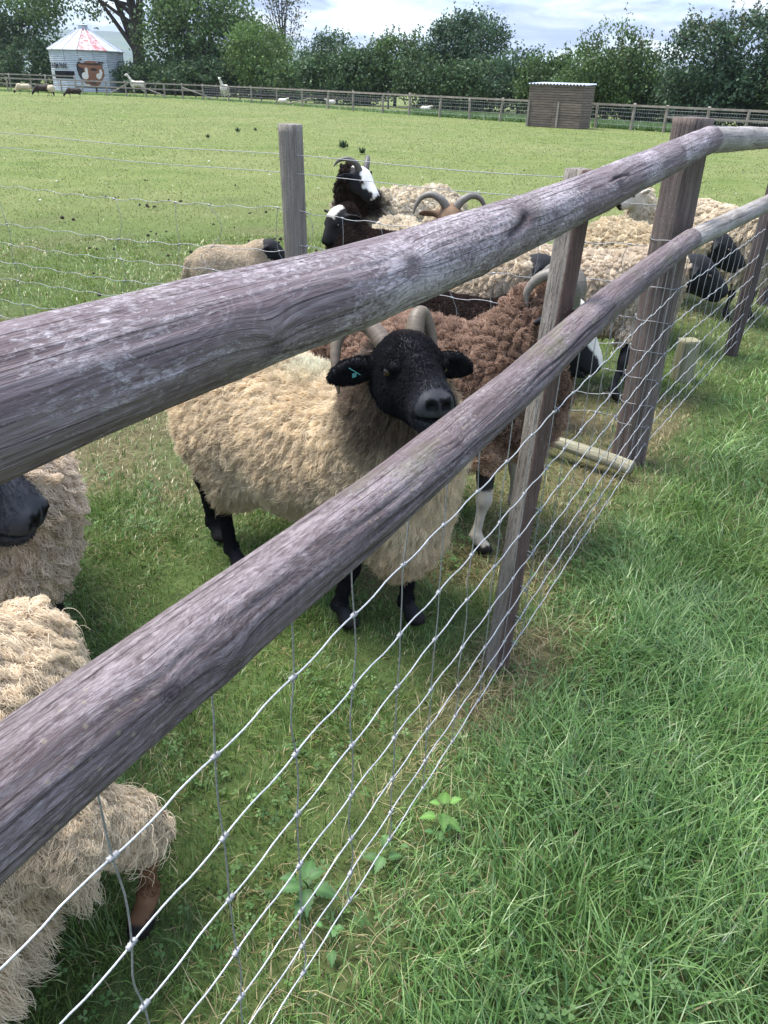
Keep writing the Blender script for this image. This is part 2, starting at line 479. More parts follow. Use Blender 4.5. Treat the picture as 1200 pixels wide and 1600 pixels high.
# ------------------------------------------------------------------ grass blades
def blades(x, y, h, w, az, lean, col, nseg, tip=None, z0=None):
    n = len(x)
    z = (ground_h(x, y) - .004) if z0 is None else z0
    L = np.stack([np.cos(az), np.sin(az), np.zeros(n)], 1)
    tw = az + np.pi / 2 + rng.normal(0, .5, n)
    Wd = np.stack([np.cos(tw), np.sin(tw), np.zeros(n)], 1)
    R = np.stack([x, y, z], 1)
    rows, colr = [], []
    for k in range(nseg + 1):
        t = k / nseg
        bend = lean * t ** 1.7
        zz = h * (t - .42 * np.clip(lean, 0, 2) ** 1.3 * t ** 2.3)
        C = R + L * (h * bend)[:, None] + np.array([0, 0, 1.]) * zz[:, None]
        cc = col if tip is None else col * (1 - t ** 2)[..., None] + tip * (t ** 2) if np.ndim(t) else (col if tip is None else col * (1 - t * t) + tip * (t * t))
        if k < nseg:
            ww = (w * (1 - .75 * t ** 1.6) * .5)[:, None]
            rows += [C - Wd * ww, C + Wd * ww]; colr += [cc, cc]
        else:
            rows.append(C); colr.append(cc)
    m = 2 * nseg + 1
    V = np.stack(rows, 1).reshape(-1, 3); Cc = np.stack(colr, 1).reshape(-1, 3)
    b = np.arange(n) * m
    q = [np.stack([b + 2 * k, b + 2 * k + 1, b + 2 * k + 3, b + 2 * k + 2], 1) for k in range(nseg - 1)]
    tri = np.stack([b + 2 * nseg - 2, b + 2 * nseg - 1, b + 2 * nseg], 1)
    return V, (np.concatenate(q) if q else np.zeros((0, 4), int)), tri, Cc
def add_blades(name, parts, label):
    V, Q, T, C, n = [], [], [], [], 0
    for v, q, t, c in parts:
        V.append(v); C.append(c)
        if len(q): Q.append(q + n)
        T.append(t + n); n += len(v)
    f = ([np.concatenate(Q)] if Q else []) + [np.concatenate(T)]
    me = mesh_np(name, np.concatenate(V), f)
    set_col(me, np.concatenate(C))
    o = obj(name, me, M['blade'], kind='stuff')
    o['label'] = label; o['category'] = 'grass'
    return o
def polar(n, r0, r1, amax, power=0.):
    """random places with density falling with distance: power 0 -> even, 2 -> 1/r^2"""
    u = rng.random(n)
    if abs(power - 2) < 1e-6:
        r = r0 * (r1 / r0) ** u
    else:
        k = 2 - power
        r = (r0 ** k + u * (r1 ** k - r0 ** k)) ** (1 / k)
    a = rng.uniform(-amax, amax, n)
    return r * np.sin(a), r * np.cos(a)
def greens(n, dark, mid, light, bias=1.):
    u = np.clip(rng.random(n) ** bias, 0, 1)[:, None]
    c = np.where(u < .5, np.array(dark) * (1 - 2 * u) + np.array(mid) * 2 * u, np.array(mid) * (2 - 2 * u) + np.array(light) * (2 * u - 1))
    return c * rng.uniform(.8, 1.2, (n, 1))
def make_grass():
    # verge: long lush grass
    parts = []
    for n, r0, r1, pw, am in ((125000, .35, 2.6, 0., 1.25), (105000, 2.6, 9., 1.5, .95)):
        x, y = polar(int(n), r0, r1, am, pw)
        y = y + .25
        o = fence_off(x, y)
        dr = dry_mask(x, y)
        cl = n2(x, y, 3.2, 51, 3)
        keep = (o > -.03) & (rng.random(len(x)) > dr * .55) & (rng.random(len(x)) < .45 + .9 * cl)
        x, y, o, dr, cl = (v[keep] for v in (x, y, o, dr, cl))
        k = len(x); d = np.hypot(x, y)
        lush = sstep(-.06, .34, o)
        h = (.038 + .078 * lush * (.30 + 1.2 * cl)) * rng.uniform(.5, 1.4, k)
        az = 2 * np.pi * n2(x, y, 1.6, 61, 2) * 2.2 + rng.normal(0, 1.5, k)
        lean = np.clip(.35 + .75 * n2(x, y, 4., 71, 2) + rng.normal(0, .28, k), .02, 1.35)
        w = rng.uniform(.0018, .0044, k) * (.75 + .5 * lush) * np.maximum(1, d / 2.6) ** .8
        c = greens(k, (.055, .115, .022), (.130, .245, .048), (.270, .375, .125), 1.0)
        bl = n2(x, y, 2.3, 81, 3)[:, None]
        c = c * (.72 + .56 * bl) + np.array([-.008, .0, .012]) * sstep(.4, .7, n2(x, y, 1.1, 91))[:, None]
        st = rng.random(k) < .05 + .55 * dr
        c[st] = greens(st.sum(), (.17, .13, .065), (.30, .24, .12), (.42, .36, .20))
        h[st] *= .75
        tip = c * 1.12 + np.array([.012, .01, .0])
        parts.append(blades(x, y, h, w, az, lean, np.clip(c, .005, 1), 3 if r0 < 1 else 2, np.clip(tip, .005, 1)))
    add_blades('long_grass', parts, 'long lush green grass growing along the verge beside the fence')
    # paddock: short cropped grass
    parts = []
    for n, r0, r1, pw, am in ((130000, .55, 3.0, 0., .95), (125000, 3.0, 9., 1.5, .75)):
        x, y = polar(int(n), r0, r1, am, pw)
        o = fence_off(x, y)
        dr = dry_mask(x, y)
        cl = n2(x, y, 4.5, 151, 3)
        keep = (o < .02) & (rng.random(len(x)) > dr * .6) & (rng.random(len(x)) < .15 + 1.35 * cl)
        x, y, dr, cl, o = (v[keep] for v in (x, y, dr, cl, o))
        k = len(x); d = np.hypot(x, y)
        h = (.012 + .048 * cl) * rng.uniform(.6, 1.6, k)
        h *= np.where(d > 5, 1.15, 1)
        az = 2 * np.pi * n2(x, y, 2.6, 161, 2) * 2.5 + rng.normal(0, 1.2, k)
        lean = np.clip(.55 + rng.normal(0, .35, k), .05, 1.3)
        w = rng.uniform(.0019, .0034, k) * np.maximum(1, d / 2.2) ** .85
        c = greens(k, (.066, .128, .027), (.130, .222, .050), (.215, .300, .092))
        c = c * (.75 + .5 * n2(x, y, 2.9, 181, 3)[:, None])
        c = c + sstep(3.0, 7., d)[:, None] * np.array([.045, .030, .006])
        st = rng.random(k) < .10 + .16 * sstep(.4, .6, n2(x, y, 6., 222, 2)) + .62 * dr
        c[st] = greens(st.sum(), (.17, .13, .060), (.32, .26, .12), (.45, .38, .20))
        h[st] *= .7; lean[st] += .4
        parts.append(blades(x, y, h, w, az, lean, np.clip(c, .005, 1), 2))
    # dry stems and straw lying along the fence line
    k = 3600
    s = rng.uniform(-1.5, 2.2, k); off = rng.normal(.0, .16, k)
    p = P2[None] + FD[None] * s[:, None] + FN[None] * off[:, None]
    x, y = p[:, 0], p[:, 1]
    keep = rng.random(k) < .15 + dry_mask(x, y)
    x, y = x[keep], y[keep]; k = len(x)
    parts.append(blades(x, y, rng.uniform(.03, .10, k), rng.uniform(.0015, .003, k), rng.uniform(0, 6.3, k), rng.uniform(.8, 1.6, k),
                        greens(k, (.20, .15, .075), (.34, .275, .14), (.46, .39, .22)), 2))
    add_blades('short_grass', parts, 'short cropped paddock grass with straw around the sheep')
    # the far field: sparse taller tussocks over the ground sheet
    x, y = polar(215000, 6.5, 72., .75, 1.72)
    o = fence_off(x, y)
    keep = (o < .1) & (y > 4)
    x, y = x[keep], y[keep]; k = len(x); d = np.hypot(x, y)
    pt = n2(x, y, .35, 201, 4)
    c = greens(k, (.115, .150, .038), (.150, .184, .052), (.20, .225, .080)) * (.85 + .3 * n2(x, y, 1.7, 211, 2)[:, None])
    yel = sstep(.45, .7, pt)[:, None] * rng.random((k, 1))
    c = c * (1 - .55 * yel) + np.array([.265, .245, .11]) * .55 * yel
    h = rng.uniform(.014, .036, k) * (.8 + .5 * pt)
    w = .0030 * (d / 2.4) ** .95 * rng.uniform(.7, 1.3, k)
    add_blades('field_grass', [blades(x, y, h, w, rng.uniform(0, 6.3, k), rng.uniform(.2, .9, k), np.clip(c, .005, 1), 1)], 'cropped yellow-green grass of the open field')
make_grass()

# ------------------------------------------------------------------ timber
def rail(name, pts, r0, r1, material, parent, knots=(), grooves=(), seed=1, nx=420, seg=64):
    """round peeled pole through world points; local x runs along it"""
    pts = np.asarray(pts, float)
    a, b = pts[0], pts[-1]; L = np.linalg.norm(b - a)
    ex = unit(b - a); ey = unit(np.cross([0, 0, 1.], ex)); ez = np.cross(ex, ey)
    Rm = np.stack([ex, ey, ez], 1)
    loc = (pts - a) @ Rm
    x = np.linspace(0, L, nx)
    cl = catmull(loc, 400)
    cy, cz = np.interp(x, cl[:, 0], cl[:, 1]), np.interp(x, cl[:, 0], cl[:, 2])
    th = np.arange(seg) * 2 * np.pi / seg
    X, TH = np.meshgrid(x, th, indexing='ij')
    xx, tt = X.ravel(), TH.ravel()
    R0 = r0 + (r1 - r0) * xx / L if r1 is not None else np.interp(xx, *np.array(r0).T)
    cyl = np.stack([xx * 3.4, np.cos(tt) * 1.1, np.sin(tt) * 1.1], 1)
    R = R0 * (1 + .075 * (fbm(cyl, seed, 3) - .5) * 2 * .7) + .0016 * (fbm(np.stack([xx * 9, np.cos(tt) * 9, np.sin(tt) * 9], 1), seed + 5, 3) - .5) * 2
    kd = np.full(len(xx), .2); crk = np.zeros(len(xx))
    dy = np.zeros(len(xx))
    for (kx, ka, kr) in knots:
        dth = (tt - ka + np.pi) % (2 * np.pi) - np.pi
        du, dv = xx - kx, dth * R0
        rr = np.hypot(du * .75, dv)
        kd = np.minimum(kd, rr * .012 / kr)
        R = R + .0035 * np.exp(-(rr / (kr * 2)) ** 2) - .004 * np.exp(-(rr / (kr * .5)) ** 2)
        dy += dv / (rr + .006) * .016 * np.exp(-(rr / (kr * 3.)) ** 2)
    for (ga, x0, x1, dep, wid, drift) in grooves:
        u = (xx - x0) / (x1 - x0)
        dth = (tt - (ga + drift * u + .05 * np.sin(xx * 23 + ga * 7)) + np.pi) % (2 * np.pi) - np.pi
        env = np.clip(u * 6, 0, 1) * np.clip((1 - u) * 6, 0, 1)
        gm = env * np.exp(-(dth * R0 / wid) ** 2) * np.clip(.35 + 1.3 * vnoise(np.stack([xx * 18, 0 * xx + ga * 9, 0 * xx], 1), seed), 0, 1)
        R = R - dep * gm; crk = np.maximum(crk, gm * min(1, dep / .004))
    cyi, czi = np.repeat(cy, seg), np.repeat(cz, seg)
    V = np.stack([xx, cyi + R * np.cos(tt), czi + R * np.sin(tt)], 1)
    gc = np.stack([xx + seed * 3.7, R0 * np.cos(tt) - np.sin(tt) * dy, R0 * np.sin(tt) + np.cos(tt) * dy], 1)
    i = np.arange(nx - 1)[:, None] * seg; j = np.arange(seg)[None]; k = (j + 1) % seg
    Q = np.stack([i + j, i + k, i + seg + k, i + seg + j], -1).reshape(-1, 4)
    m = len(V)
    V = np.vstack([V, [[0, cy[0], cz[0]], [L, cy[-1], cz[-1]]]]); gc = np.vstack([gc, [[seed * 3.7, 0, 0], [L, 0, 0]]]); kd = np.append(kd, [.2, .2])
    jj = np.arange(seg); kk = (jj + 1) % seg
    T = np.concatenate([np.stack([np.full(seg, m), kk, jj], 1), np.stack([np.full(seg, m + 1), (nx - 1) * seg + jj, (nx - 1) * seg + kk], 1)])
    me = mesh_np(name, V, [Q, T])
    me.attributes.new('gc', 'FLOAT_VECTOR', 'POINT').data.foreach_set('vector', gc.astype(np.float32).ravel())
    me.attributes.new('knot', 'FLOAT', 'POINT').data.foreach_set('value', kd.astype(np.float32))
    me.attributes.new('crack', 'FLOAT', 'POINT').data.foreach_set('value', np.append(crk, [0, 0]).astype(np.float32))
    o = obj(name, me, material, parent)
    o.matrix_local = Matrix(((*Rm[0], a[0]), (*Rm[1], a[1]), (*Rm[2], a[2]), (0, 0, 0, 1)))
    return o
def post(name, base, top, section, material, parent, seed=1, rough=.004, nz=40, seg=40, taper=0., pointed=False):
    """section: function(theta) -> radius"""
    base, top = np.asarray(base, float), np.asarray(top, float)
    th = np.arange(seg) * 2 * np.pi / seg
    z = np.linspace(0, 1, nz)
    Z, TH = np.meshgrid(z, th, indexing='ij'); zz, tt = Z.ravel(), TH.ravel()
    R = section(tt) * (1 - taper * zz)
    H = np.linalg.norm(top - base)
    R = R + rough * (fbm(np.stack([zz * H * 3, np.cos(tt) * 3.2, np.sin(tt) * 3.2], 1), seed, 4) - .5) * 2
    R = R + rough * .7 * (fbm(np.stack([zz * H * 1.2, np.cos(tt) * 11, np.sin(tt) * 11], 1), seed + 3, 2) - .5) * 2
    C = (top - base)[None] * zz[:, None]
    V = C + np.stack([R * np.cos(tt), R * np.sin(tt), 0 * tt], 1)
    i = np.arange(nz - 1)[:, None] * seg; j = np.arange(seg)[None]; k = (j + 1) % seg
    Q = np.stack([i + j, i + k, i + seg + k, i + seg + j], -1).reshape(-1, 4)
    m = len(V); V = np.vstack([V, [top - base + np.array([0, 0, .004])]])
    jj = np.arange(seg); kk = (jj + 1) % seg
    T = np.stack([np.full(seg, m), (nz - 1) * seg + jj, (nz - 1) * seg + kk], 1)
    me = mesh_np(name, V, [Q, T])
    md = me.polygons
    fl = np.ones(len(md), bool); fl[-seg:] = False
    md.foreach_set('use_smooth', fl)
    return obj(name, me, material, parent, loc=tuple(base))
def rounded_rect(a, b, rot, p=7.):
    def f(t):
        u = t - rot
        return (np.abs(np.cos(u) / a) ** p + np.abs(np.sin(u) / b) ** p) ** (-1 / p)
    return f
def circle(r):
    return lambda t: np.full_like(t, r)

NET_Z = [.955, .790, .636, .512, .385, .275, .178, .092]
def crimp(u):
    """kink of a line wire between two stays, u in stay units"""
    f = u - np.floor(u)
    return np.tanh((f - .5) * 14) * .5 * (1 - np.abs(2 * f - 1) ** 6)
def netting(parent, P, zs, s0, s1, pitch, first, wire_r, material, stay_mat, seed, sag=0., kink=.0055, sub=8, stay_bend=.006, broken=None):
    """P(s, z) -> world; one line_wire per height, one stay_wire per pitch with its knots"""
    g = np.random.default_rng(seed)
    n = int((s1 - s0) / pitch * sub)
    s = np.linspace(s0, s1, max(n, 8))
    us = (s - first) / pitch
    waves = []
    for k, z in enumerate(zs):
        ph = g.uniform(0, 6)
        zz = z + kink * crimp(us) * (1 if k % 2 else -1) + .004 * np.sin(s * 2.3 + ph) + .0025 * np.sin(s * 7.1 + ph * 2)
        if sag: zz = zz - sag * (1 - np.abs((s - s0) / (s1 - s0) * 2 - 1) ** 2) * g.uniform(.5, 1.2)
        pts = np.array([P(a, b) for a, b in zip(s, zz)])
        mb = MB().tube(pts, wire_r, 6)
        obj('line_wire', mb.mesh('line_wire', True), material, parent)
        waves.append((s, zz))
    t = first + np.ceil((s0 - first) / pitch) * pitch
    while t <= s1:
        if broken is None or g.random() > broken:
            zt = [np.interp(t, *w) for w in waves]
            pts = []
            bend = g.normal(0, stay_bend)
            for a in range(len(zt) - 1):
                m = (zt[a] + zt[a + 1]) / 2
                pts.append(P(t + g.normal(0, stay_bend * .2), zt[a]))
                pts.append(P(t + bend * (1 if a % 2 else -1) + g.normal(0, stay_bend * .5), m))
            pts.append(P(t, zt[-1]))
            pts = catmull(np.array(pts), len(pts) * 3)
            mb = MB().tube(pts, wire_r * .82, 5)
            for a in range(len(zt)):
                d = .0075
                q = np.array([P(t - d + 2 * d * i / 8, np.interp(t - d + 2 * d * i / 8, *waves[a])) for i in range(9)])
                mb.tube(q, wire_r * np.array([1.5, 2.7, 2.2, 2.9, 2.3, 2.9, 2.2, 2.7, 1.5]), 7)
            obj('stay_wire', mb.mesh('stay_wire', True), stay_mat, parent)
        t += pitch

def make_road_fence():
    F = thing('field_fence', 'roadside fence of round weathered rails on rough posts with wire netting below', 'fence', (.374, 1.753, 0))
    inv = Vector((-.374, -1.753, 0))
    hold = []
    # rails (world points, re-parented with the fence's offset below)
    top = [fpt(-3.0, .058, 1.325), fpt(-1.43, .055, 1.314), fpt(-.92, .055, 1.305), fpt(-.30, .055, 1.312), fpt(.5, .055, 1.336), fpt(1.40, .055, 1.367)]
    a = rail('top_rail', top, ((0, .050), (1.6, .0465), (1.84, .0452), (2.5, .0432), (4.4, .0432)), None, M['rail'], F, knots=((2.07, 2.75, .016), (1.80, 3.4, .010), (2.45, 2.55, .02), (3.0, 2.9, .022), (2.32, 3.9, .008), (3.7, 2.6, .016)),
             grooves=((2.45, 2.96, 3.12, .005, .003, .1), (2.55, 2.93, 3.10, .004, .002, -.1), (3.0, 2.36, 2.47, .005, .006, -.6), (2.1, .6, 1.6, .002, .004, .2)), seed=3, nx=460, seg=144)
    low = [fpt(-3.0, .052, 1.03), fpt(-1.5, .05, 1.012), fpt(-.9, .05, .996), fpt(-.39, .05, 1.002), fpt(.4, .05, 1.030), fpt(1.50, .05, 1.026)]
    b = rail('lower_rail', low, ((0, .051), (1.5, .0480), (2.1, .0440), (2.6, .0400), (4.5, .0370)), None, M['rail2'], F, knots=((1.64, 2.75, .011), (1.72, 3.35, .013), (2.28, 2.55, .010), (3.2, 2.7, .010)),
             grooves=((3.55, 1.30, 1.78, .0045, .0022, -.25), (2.9, 1.9, 2.6, .003, .004, .3), (2.75, 2.18, 2.36, .005, .002, .15), (2.6, 2.55, 3.3, .0045, .0025, .15), (2.95, 2.5, 3.1, .003, .003, -.1), (3.3, 1.75, 2.3, .003, .005, .2), (2.3, 1.2, 2.2, .002, .005, .2)),
             seed=8, nx=460, seg=144)
    t2 = [np.array([1.082, 2.966, 1.366]), np.array([1.62, 3.77, 1.345]), np.array([2.39, 4.97, 1.31]), np.array([3.25, 6.35, 1.28])]
    l2 = [fpt(1.505, .05, 1.022), np.array([1.87, 4.13, 1.045]), np.array([2.40, 4.97, 1.03]), np.array([3.25, 6.35, 1.0])]
    c = rail('top_rail', t2, .0430, .0460, M['rail3'], F, knots=((.5, 2.6, .012),), seed=14, nx=240, seg=40)
    d = rail('lower_rail', l2, .0385, .0420, M['rail3'], F, knots=((.4, 2.6, .012),), grooves=((2.6, .1, .8, .003, .003, .1),), seed=19, nx=240, seg=40)
    # posts
    e = post('post', fpt(.005, -.034, -.05), fpt(.165, -.034, 1.345), rounded_rect(.022, .031, math.radians(35), 9.), M['post_two'], F, 4, .0035)
    s_ = post('strainer_post', (1.135, 3.30, -.05), (1.125, 3.31, 1.425), lambda t: .070 * (1 + .07 * np.cos(4 * t + .6) + .03 * np.cos(3 * t)), M['post_red'], F, 9, .008, nz=60, seg=72)
    f = post('post', (2.285, 5.06, -.05), (2.30, 5.06, 1.36), rounded_rect(.030, .042, math.radians(30), 5), M['post_dark'], F, 6, .004)
    g = post('post', (3.10, 6.50, -.05), (3.12, 6.52, 1.34), rounded_rect(.042, .045, math.radians(10), 4), M['post_dark'], F, 12, .004)
    h = post('post', fpt(-2.0, -.045, -.05), fpt(-2.0, -.048, 1.345), rounded_rect(.036, .050, math.radians(-12)), M['post'], F, 5, .0035)
    # netting on the verge face of the posts
    N = bpy.data.objects.new('netting', None); COL.objects.link(N); N.parent = F
    netting(N, lambda s, z: fpt(s, .010, z), NET_Z, -2.3, 1.70, .163, -1.391, .00155, M['wire'], M['stay'], 31)
    L2 = np.linalg.norm(np.array([3.15, 6.42, 0]) - fpt(1.70, .0))
    p0 = fpt(1.70, .010); d2 = unit(np.array([3.17, 6.42, 0]) - p0)
    netting(N, lambda s, z: p0 + d2 * s + np.array([0, 0, z]), NET_Z, .0, L2, .163, .08, .0017, M['wire'], M['stay'], 32)
    for k, z in enumerate(NET_Z):          # staples holding the wires to the split post
        for s0_, ff in ((.01 + .115 * z, .012), (1.70, .016)):
            a = np.linspace(0, np.pi, 9)
            q = np.array([fpt(s0_ + .002 * np.sin(k), ff - .022 + .026 * math.sin(v), z + .007 * math.cos(v)) for v in a])
            obj('staple', MB().tube(q, .0017, 5).mesh('staple', True), M['stay'], F)
    # wraps of wire and staples round the strainer
    for z in (.985, .80, .66, .53, .41, .29, .19):
        th = np.linspace(.2, 5.6, 40)
        P = np.stack([1.132 + .078 * np.cos(th - .4), 3.303 + .078 * np.sin(th - .4), z + .004 * np.sin(th * 3)], 1)
        mb = MB().tube(P, .0016, 5)
        mb.tube([P[22] + [0, 0, -.012], P[22] + [0, 0, 0], P[22] + [0, 0, .012]], .004, 6)
        obj('wire_wrap', mb.mesh('wire_wrap', True), M['stay'], N)
    for o in F.children:
        if o is N:
            o.location = inv
        else:
            o.location = Vector(o.location) + inv
    return F
make_road_fence()

def make_cross_fence():
    A, B = np.array([1.10, 3.32, 0.]), np.array([-.47, 3.95, 0.])
    e = unit(B - A)
    F = thing('cross_fence', 'wire cross fence with round grey posts dividing the pen from the field', 'fence', (-.47, 3.95, 0))
    post('post', (-.47, 4.0, -.05), (-.50, 4.0, 1.325), circle(.056), M['post'], F, 21, .004)
    pl = A + e * 4.6
    post('post', (pl[0], pl[1] + .05, -.05), (pl[0], pl[1] + .05, 1.3), circle(.053), M['post'], F, 22, .004)
    N = bpy.data.objects.new('netting', None); COL.objects.link(N); N.parent = F
    def P(s, z): return A + e * s + np.array([0, 0, z])
    for z0, zl in ((1.19, 1.21), (1.105, 1.14)):
        s = np.linspace(0.02, 4.55, 90)
        zz = z0 + (zl - z0) * s / 4.5 - .012 * np.sin(s / 1.75 * np.pi) ** 2
        obj('plain_wire', MB().tube(np.array([P(a, b) for a, b in zip(s, zz)]), .0017, 5).mesh('plain_wire', True), M['stay'], N)
    zs = [.955, .80, .66, .53, .41, .30, .20]
    netting(N, P, zs, .05, 1.70, .19, .12, .0017, M['stay'], M['stay'], 41, sag=.035, kink=.008, stay_bend=.022)
    netting(N, P, [.96, .76, .65, .54, .43, .31, .20], 1.72, 4.55, .20, 1.8, .0017, M['stay'], M['stay'], 42, sag=.04, kink=.010, stay_bend=.03, broken=.35)
    for o in F.children:
        o.location = Vector(o.location) + Vector((.47, -3.95, 0))
make_cross_fence()

# brace log and stake by the strainer
def make_brace():
    P = catmull([(.70, 3.36, .075), (.86, 3.24, .070), (1.00, 3.14, .062), (1.09, 3.08, .05)], 40)
    o = rail('brace_log', P, .027, .033, M['stake_log'], None, seed=25, nx=80, seg=28)
    tag(o, 'pale green-grey log lying against the foot of the thick strainer post', 'log')
    s = post('stake', (1.78, 4.50, -.04), (1.775, 4.50, .235), rounded_rect(.055, .045, math.radians(15), 9), M['stake'], None, 27, .002, nz=16)
    tag(s, 'short sawn greenish square stake standing in the grass beside the thick post', 'stake')
M['stake_log'] = m_wood('pale_log', (.14, .125, .08), (.30, .275, .19), (.46, .43, .33), pale_amt=.3, green=.35)
make_brace()
# ------------------------------------------------------------------ animals: signed distance body -> one continuous mesh
class SDF:
    def __init__(s):
        s.pr = []                     # (kind, data, k, group)
    def cap(s, a, ra, b, rb, k=.03, g=0):
        s.pr.append(('c', (np.asarray(a, float), float(ra), np.asarray(b, float), float(rb)), k, g)); return s
    def ell(s, c, r, R=None, k=.03, g=0):
        s.pr.append(('e', (np.asarray(c, float), np.asarray(r, float), np.eye(3) if R is None else np.asarray(R, float)), k, g)); return s
    def sub(s, c, r, R=None, k=.01):
        s.pr.append(('s', (np.asarray(c, float), np.asarray(r, float), np.eye(3) if R is None else np.asarray(R, float)), k, -1)); return s
    @staticmethod
    def dist(kind, d, P):
        if kind == 'c':
            a, ra, b, rb = d
            ba = b - a; h = np.clip(((P - a) @ ba) / (ba @ ba + 1e-12), 0, 1)
            return np.linalg.norm(P - a - h[..., None] * ba, axis=-1) - (ra + (rb - ra) * h)
        c, r, R = d
        q = (P - c) @ R
        k0 = np.linalg.norm(q / r, axis=-1); k1 = np.linalg.norm(q / (r * r), axis=-1) + 1e-9
        return k0 * (k0 - 1) / k1
    def box(s, kind, d):
        if kind == 'c':
            a, ra, b, rb = d; m = max(ra, rb)
            return np.minimum(a, b) - m, np.maximum(a, b) + m
        c, r, R = d; e = np.abs(R) @ r
        return c - e, c + e
    def group_dist(s, P, g):
        F = np.full(len(P), 9.)
        for kind, d, k, gg in s.pr:
            if gg == g: F = np.minimum(F, s.dist(kind, d, P))
        return F
    def mesh(s, h):
        lo = np.min([s.box(k, d)[0] for k, d, _, g in s.pr if g >= 0], 0) - .05
        hi = np.max([s.box(k, d)[1] for k, d, _, g in s.pr if g >= 0], 0) + .05
        n = np.ceil((hi - lo) / h).astype(int) + 1
        ax = [lo[i] + h * np.arange(n[i]) for i in range(3)]
        F = np.full(tuple(n), 1.)
        for kind, d, k, g in s.pr:
            b0, b1 = s.box(kind, d); mg = k + .03 + 2 * h
            i0 = np.clip(np.floor((b0 - mg - lo) / h).astype(int), 0, n - 1); i1 = np.clip(np.ceil((b1 + mg - lo) / h).astype(int) + 1, 1, n)
            sl = tuple(slice(a, b) for a, b in zip(i0, i1))
            P = np.stack(np.meshgrid(*[ax[i][sl[i]] for i in range(3)], indexing='ij'), -1)
            D = s.dist(kind, d, P); A = F[sl]
            if kind == 's':
                hh = np.clip(.5 - .5 * (A + D) / k, 0, 1)
                F[sl] = A * (1 - hh) - D * hh + k * hh * (1 - hh)
            else:
                hh = np.clip(.5 + .5 * (D - A) / k, 0, 1)
                F[sl] = D * (1 - hh) + A * hh - k * hh * (1 - hh)
        # surface nets
        ins = F < 0
        cs = [(i, j, k) for i in (0, 1) for j in (0, 1) for k in (0, 1)]
        m = tuple(n - 1)
        cnt = sum(ins[i:m[0] + i, j:m[1] + j, k:m[2] + k].astype(np.int8) for i, j, k in cs)
        act = (cnt > 0) & (cnt < 8)
        I = np.argwhere(act)
        idx = np.full(m, -1); idx[act] = np.arange(len(I))
        vals = np.stack([F[I[:, 0] + i, I[:, 1] + j, I[:, 2] + k] for i, j, k in cs], 1)
        acc = np.zeros((len(I), 3)); c = np.zeros(len(I))
        for a in range(8):
            for b in range(a + 1, 8):
                da = np.array(cs[a]); db = np.array(cs[b])
                if np.abs(da - db).sum() != 1: continue
                x = (vals[:, a] < 0) != (vals[:, b] < 0)
                t = vals[:, a] / (vals[:, a] - vals[:, b] + 1e-12)
                acc += np.where(x[:, None], da + (db - da) * t[:, None], 0); c += x
        V = lo + h * (I + acc / c[:, None])
        Q = []
        for axis in range(3):
            o = [0, 0, 0]; o[axis] = 1
            A = ins[:n[0] - o[0], :n[1] - o[1], :n[2] - o[2]]; B = ins[o[0]:, o[1]:, o[2]:]
            E = np.argwhere(A != B)
            u, v = [(1, 2), (2, 0), (0, 1)][axis]
            ok = (E[:, u] > 0) & (E[:, v] > 0) & (E[:, u] < m[u]) & (E[:, v] < m[v]); E = E[ok]
            du = np.zeros(3, int); du[u] = 1; dv = np.zeros(3, int); dv[v] = 1
            g = lambda p: idx[p[:, 0], p[:, 1], p[:, 2]]
            q = np.stack([g(E - du - dv), g(E - dv), g(E), g(E - du)], 1)
            flip = ~A[E[:, 0], E[:, 1], E[:, 2]]
            q[flip] = q[flip][:, ::-1]
            Q.append(q)
        return V, np.concatenate(Q)

def smooth_mesh(V, Q, it=2, lam=.5):
    n = len(V)
    e = np.concatenate([Q[:, [0, 1]], Q[:, [1, 2]], Q[:, [2, 3]], Q[:, [3, 0]]]); e = np.concatenate([e, e[:, ::-1]])
    deg = np.bincount(e[:, 0], minlength=n)[:, None]
    for _ in range(it):
        A = np.stack([np.bincount(e[:, 0], V[e[:, 1], k], n) for k in range(3)], 1) / np.maximum(deg, 1)
        V = V + lam * (A - V)
    return V
def v_normals(V, Q):
    fn = np.cross(V[Q[:, 2]] - V[Q[:, 0]], V[Q[:, 3]] - V[Q[:, 1]])
    N = np.zeros_like(V)
    for k in range(4):
        for a in range(3):
            N[:, a] += np.bincount(Q[:, k], fn[:, a], len(V))
    return unit(N)

def hair_object(name, R, parent, loc, material, radius):
    """R: (n, k, 3) curve points in world; colours given per curve"""
    pts, col = R
    n, k, _ = pts.shape
    cu = bpy.data.hair_curves.new(name)
    cu.add_curves([k] * n)
    cu.attributes['position'].data.foreach_set('vector', (pts.reshape(-1, 3) - np.asarray(loc)).astype(np.float32).ravel())
    rad = cu.attributes.get('radius') or cu.attributes.new('radius', 'FLOAT', 'POINT')
    prof = np.array([1., 1., .95, .85, .7, .45, .25])
    pr = np.interp(np.linspace(0, 1, k), np.linspace(0, 1, 7), prof)
    rr = (np.broadcast_to(np.asarray(radius), (n,))[:, None] * pr[None]).ravel()
    rad.data.foreach_set('value', rr.astype(np.float32))
    a = cu.attributes.new('col', 'FLOAT_COLOR', 'CURVE')
    c = np.ones((n, 4), np.float32); c[:, :3] = col
    a.data.foreach_set('color', c.ravel())
    cu.materials.append(material)
    o = bpy.data.objects.new(name, cu); COL.objects.link(o)
    o.parent = parent; o['kind'] = 'stuff'
    return o

